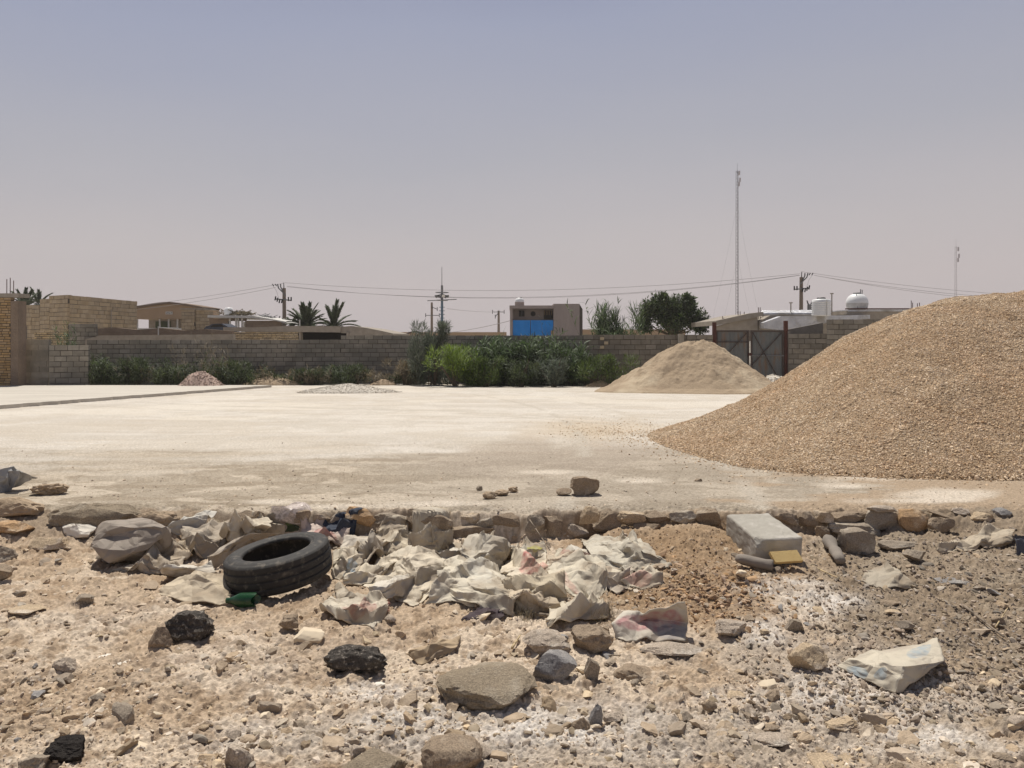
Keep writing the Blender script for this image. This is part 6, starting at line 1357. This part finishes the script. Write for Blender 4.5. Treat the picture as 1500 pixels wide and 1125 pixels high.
sack([[(230, 868, .025), (285, 884, .012), (334, 886, .01)], [(240, 856, .06), (285, 856, .075), (336, 862, .05)], [(268, 846, .05), (300, 838, .11), (338, 842, .08)]], 'smooth tan sack lying flat in front left of the tyre', 822, (.62, .52, .38), excess=1.07, amp=.03, fr=(('R', 120, .03),))
sack([[(905, 942, .0), (955, 940, 0), (1003, 938, 0)], [(896, 912, .09), (945, 912, .05), (1006, 908, .06)], [(912, 896, .09), (950, 896, .12), (1003, 884, .16)]], 'faded pink printed sack standing up beside the clay shards', 823, (.62, .56, .46), dirt=(.40, .32, .25), prints=((.5, .55, .46, .36, (.43, .20, .20), .85), (.82, .22, .2, .2, (.33, .32, .32), .9)), excess=1.08, amp=.03, pinall=True)
sack([[(1226, 976, .015), (1270, 1000, .0), (1312, 1018, .0), (1330, 1006, .02)], [(1238, 968, .04), (1282, 976, .07), (1325, 978, .10), (1384, 966, .09)], [(1262, 960, .03), (1300, 952, .05), (1345, 944, .08), (1374, 934, .09)]], 'stiff folded cream sack with pale blue marks lying alone at right', 824, (.62, .555, .44), dirt=(.46, .39, .31), prints=((.2, .15, .12, .2, BLUE, .55), (.75, .8, .14, .15, BLUE, .5), (.45, .25, .08, .1, BLUE, .5)), excess=1.05, amp=.02, pinall=True)
sack([[(1262, 852, .0), (1300, 866, .0), (1352, 862, 0)], [(1270, 840, .02), (1310, 842, .05), (1340, 854, .03)], [(1288, 830, .04), (1300, 826, .08), (1316, 838, .03)]], 'dirty stiff scrap of cement sack on the brown earth', 825, (.46, .40, .31), excess=1.12, amp=.03, name='sack_scrap')
sack([[(1372, 812, .0), (1420, 808, .0), (1478, 800, .0)], [(1390, 800, .02), (1430, 794, .05), (1482, 788, .05)], [(1398, 792, .01), (1440, 780, .05), (1490, 776, .03)]], 'long pale strip of sack along the bank near the right edge', 826, (.52, .44, .33), excess=1.25, amp=.04, name='sack_scrap')
sack([[(1488, 812, .0), (1540, 812, 0)], [(1486, 798, .05), (1540, 796, .06)], [(1490, 790, .02), (1540, 788, .02)]], 'dark bluish scrap cut by the right edge of the photograph', 827, (.12, .12, .135), excess=1.2, name='cloth_scrap', cat='cloth', group='')
SCR = [(560, 800, 'under the shaggy frayed sack end'), (520, 880, 'between the frayed red lined sack and the tyre'), (600, 838, 'in the middle of the big open pale sack'), (668, 812, 'behind the thick rolled front edge'), (700, 800, 'just below the long wall stone'), (728, 858, 'right of the thick rolled front edge'), (830, 826, 'left of the broad pale sack'), (870, 815, 'above the broad pale sack'), (846, 896, 'beside the grass tufts under the broad sack'),
       (392, 778, 'behind the tyre, left of the plastic bag'), (250, 810, 'left of the twisted sack folds'), (278, 838, 'below the twisted sack folds'), (930, 850, 'right of the two right hand sacks'), (640, 800, 'above the large cream sack'), (780, 882, 'on top of the fawn frayed sack'), (575, 862, 'on the front edge of the big open sack'), (545, 842, 'left on the big open pale sack')]
for i_, (a, b_, wh) in enumerate(SCR):
    q = random.Random(950 + i_); an = q.uniform(-.5, .5); W_ = q.uniform(26, 52); H_ = q.uniform(8, 17); hh = q.uniform(.03, .09)
    def cp(u, v, h): return (a + W_ * u * math.cos(an) - H_ * v * math.sin(an) * .5, b_ - H_ * v + W_ * u * math.sin(an) * .35, h)
    c3_ = [(.66, .58, .45), (.50, .43, .33), (.60, .50, .37), (.70, .64, .54)][i_ % 4]
    sack([[cp(-1, -1, .01), cp(0, -1.1, hh * .2), cp(1, -.9, .0)], [cp(-1, 0, hh), cp(.1, 0, hh * q.uniform(.6, 1.3)), cp(1, .1, hh * .6)], [cp(-.8, 1, hh * .5), cp(.1, .9, hh * q.uniform(.4, 1.2)), cp(.8, 1, .02)]], 'small loose scrap of sack cloth ' + wh, 960 + i_, c3_, prints=((.5, .4, .3, .3, RED, .5),) if i_ % 5 == 2 else (), excess=1.3, amp=.04, name='sack_scrap', group='loose scraps of sack cloth', fr=(('B', 70, .03),) if i_ % 3 == 0 else ())
# crumpled grey bag : a closed balloon of folds
def bag(x0, y0, x1, y1, mat, name, label, cat, seed, cuts=10, rough=.09, dr=.75, group=None, depth=(.5, .85), boxy=0.):
    g = G((x0 + x1) / 2, y1); s = g[1] / F; w_ = (x1 - x0) * s / 2; d_ = w_ * dr; h_ = (y1 - y0) * s - 2 * d_ * (ZC - g[2]) / g[1] * .30; h_ = max(h_, w_ * .5)
    r = np.random.default_rng(seed); V = ICO[4][0].copy()
    if boxy: V = V * (1 - boxy) + boxy * V / np.abs(V).max(1, keepdims=True) * .85
    for _ in range(cuts): n_ = r.normal(size=3); n_ /= np.linalg.norm(n_); V -= np.maximum(0, V @ n_ - r.uniform(*depth))[:, None] * n_
    D = ICO[4][0] / np.linalg.norm(ICO[4][0], axis=1, keepdims=True); tot_ = np.zeros_like(V)
    for lv, am in ((1, 2.6), (2, 1.2), (3, .45)):      # flat slack panels meeting in creases
        cv, cf = ICO[lv]; Am = np.linalg.inv(np.transpose(cv[cf], (0, 2, 1))); off = r.normal(size=(len(cv), 3)) * rough * am * .5
        wts = np.einsum('fij,nj->nfi', Am, D); best = wts.min(2).argmax(1); wb = wts[np.arange(len(D)), best]; wb = np.clip(wb, 0, None); wb /= wb.sum(1, keepdims=True)
        tot_ += (off[cf[best]] * wb[:, :, None]).sum(1)
    V = V + tot_
    ext = (V.max(0) - V.min(0)) / 2; V = (V - (V.max(0) + V.min(0)) / 2) / ext; V = V * [w_, d_, h_ / 2] + [g[0], g[1] + d_, g[2] + h_ / 2 - .01]
    o = solo(name, V, ICO[4][1], mat, label, cat, group, smooth=True); o.data.set_sharp_from_angle(angle=math.radians(11)); return o
bag(106, 764, 228, 837, sackmat('grey_bag_cloth', (.36, .305, .25), (.28, .235, .19)), 'crumpled_bag', 'big crumpled grey brown bag left of the sack pile', 'bag', 845, cuts=5, rough=.15, depth=(.75, .95), dr=.65)
bag(-22, 681, 32, 722, sackmat('silver_bag_cloth', (.42, .41, .39), (.07, .065, .06)), 'silver_bag', 'crumpled silver bag on the yard edge at the left margin', 'bag', 852, rough=.26, cuts=6)
bag(392, 737, 456, 782, M['film'], 'plastic_bag', 'clear crinkled plastic bag puffed up behind the tyre', 'bag', 863, rough=.12, cuts=6, dr=.6)
bag(404, 760, 452, 780, M['leaf_weed'], 'rag', 'dark green rag inside the clear plastic bag', 'rag', 864, rough=.2, dr=.5)
sack([[(467, 790, .0), (495, 792, .0), (532, 788, 0)], [(468, 776, .06), (498, 770, .11), (530, 774, .06)], [(476, 766, .03), (500, 762, .07), (524, 764, .02)]], 'dark blue cloth bundled against the stone edge behind the tyre', 871, (.045, .055, .08), dirt=(.12, .12, .13), excess=1.2, amp=.04, name='cloth', cat='cloth', group='')
sack([[(676, 908, .0), (700, 912, .0), (738, 906, 0)], [(680, 902, .015), (706, 902, .03), (740, 900, .01)], [(688, 898, .0), (710, 894, .01), (736, 896, 0)]], 'dark purple rag lying in front of the rolled sack hem', 872, (.07, .05, .055), dirt=(.15, .12, .1), excess=1.2, amp=.02, name='rag', cat='rag', group='', res=.011)
sack([[(592, 962, .0), (618, 972, .0), (640, 966, 0)], [(600, 954, .03), (630, 952, .04), (668, 946, .03)], [(630, 944, .01), (650, 940, .03), (674, 936, .0)]], 'brown leaf like paper scrap above the wide flat slab', 873, (.45, .34, .22), excess=1.1, amp=.02, name='paper_scrap', cat='paper', group='', res=.011)
for o_ in bpy.data.objects:
    if o_.get('group') == '': del o_['group']
# sticks, straw, grass tufts
def stick(p0, p1, r_, mat, name, label, cat, h0=.012, h1=.02, seed=0):
    a = G(*p0, h0); b_ = G(*p1, h1); rr_ = random.Random(seed); m = MB(); pts = [a + (b_ - a) * f + np.array([0, 0, rr_.uniform(-.004, .004)]) for f in (0, .3, .6, 1)]
    for i in range(3): m.tube(pts[i], pts[i + 1], r_ * (1 - .15 * i), r_ * (.85 - .15 * i), 7)
    m.solo(name, mat, label, cat, smooth=True)
stick((1458, 920), (1476, 890), .004, M['straw'], 'straw', 'bent yellow straw standing in the brown earth at right', 'straw', .0, .05)
stick((1412, 888), (1470, 932), .008, M['stick'], 'stick', 'grey stick lying below the yellow straw', 'stick')
stick((785, 900), (838, 905), .010, M['stick'], 'stick', 'weathered grey stick in front of the fawn frayed sack', 'stick')
stick((1190, 830), (1232, 848), .006, M['straw'], 'stick', 'pale wooden splinter below the crushed grey bottle', 'stick')
stick((750, 950), (762, 930), .007, M['straw'], 'stick', 'short yellow wood chip above the blue grey rock', 'stick')
stick((885, 962), (918, 958), .004, M['stick'], 'stick', 'thin dark twig right of the pitted brown rock', 'stick')
stick((776, 762), (806, 806), .005, M['stick'], 'stick', 'dark twig leaning on the stones of the yard edge', 'stick', .12, .03)
stick((575, 1080), (700, 1102), .004, M['straw'], 'straw', 'thin straw by the rounded rock at the bottom edge', 'straw') if False else None
for (a, b_, n_, lab, sd_) in ((880, 905, 200, 'dry grass tuft between the fawn sack and the pink printed sack', 1), (868, 892, 120, 'dry grass tuft under the broad pale sack', 2), (768, 906, 90, 'grey grass tuft in front of the fawn frayed sack', 3)):
    g = G(a, b_); r = np.random.default_rng(900 + sd_); p = g + r.normal(size=(n_, 3)) * [.035, .035, 0]; p[:, 2] = g[2] - .005
    V, Fc = strips(p, dirs(r, n_, .9), r.uniform(.05, .13, n_), np.full(n_, .0025), r.uniform(.1, .9, n_), 3, r); solo('grass_tuft', V, Fc, M['leaf_dry'], lab, 'grass')

# ------------------------------------------------------------------ dusty air
hz = MB(); hz.box(-260, 260, -30, 330, -30.5, 40); ho = hz.solo('haze', None, kind='stuff', base=(0, 0, 0))
hm_ = bpy.data.materials.new('dusty_air'); hm_.use_nodes = True; t_ = hm_.node_tree; t_.nodes.clear()
pv = t_.nodes.new('ShaderNodeVolumePrincipled'); pv.inputs['Color'].default_value = (.93, .88, .84, 1); pv.inputs['Density'].default_value = .0006; pv.inputs['Anisotropy'].default_value = .3
om = t_.nodes.new('ShaderNodeOutputMaterial'); t_.links.new(pv.outputs[0], om.inputs['Volume']); ho.data.materials.append(hm_)
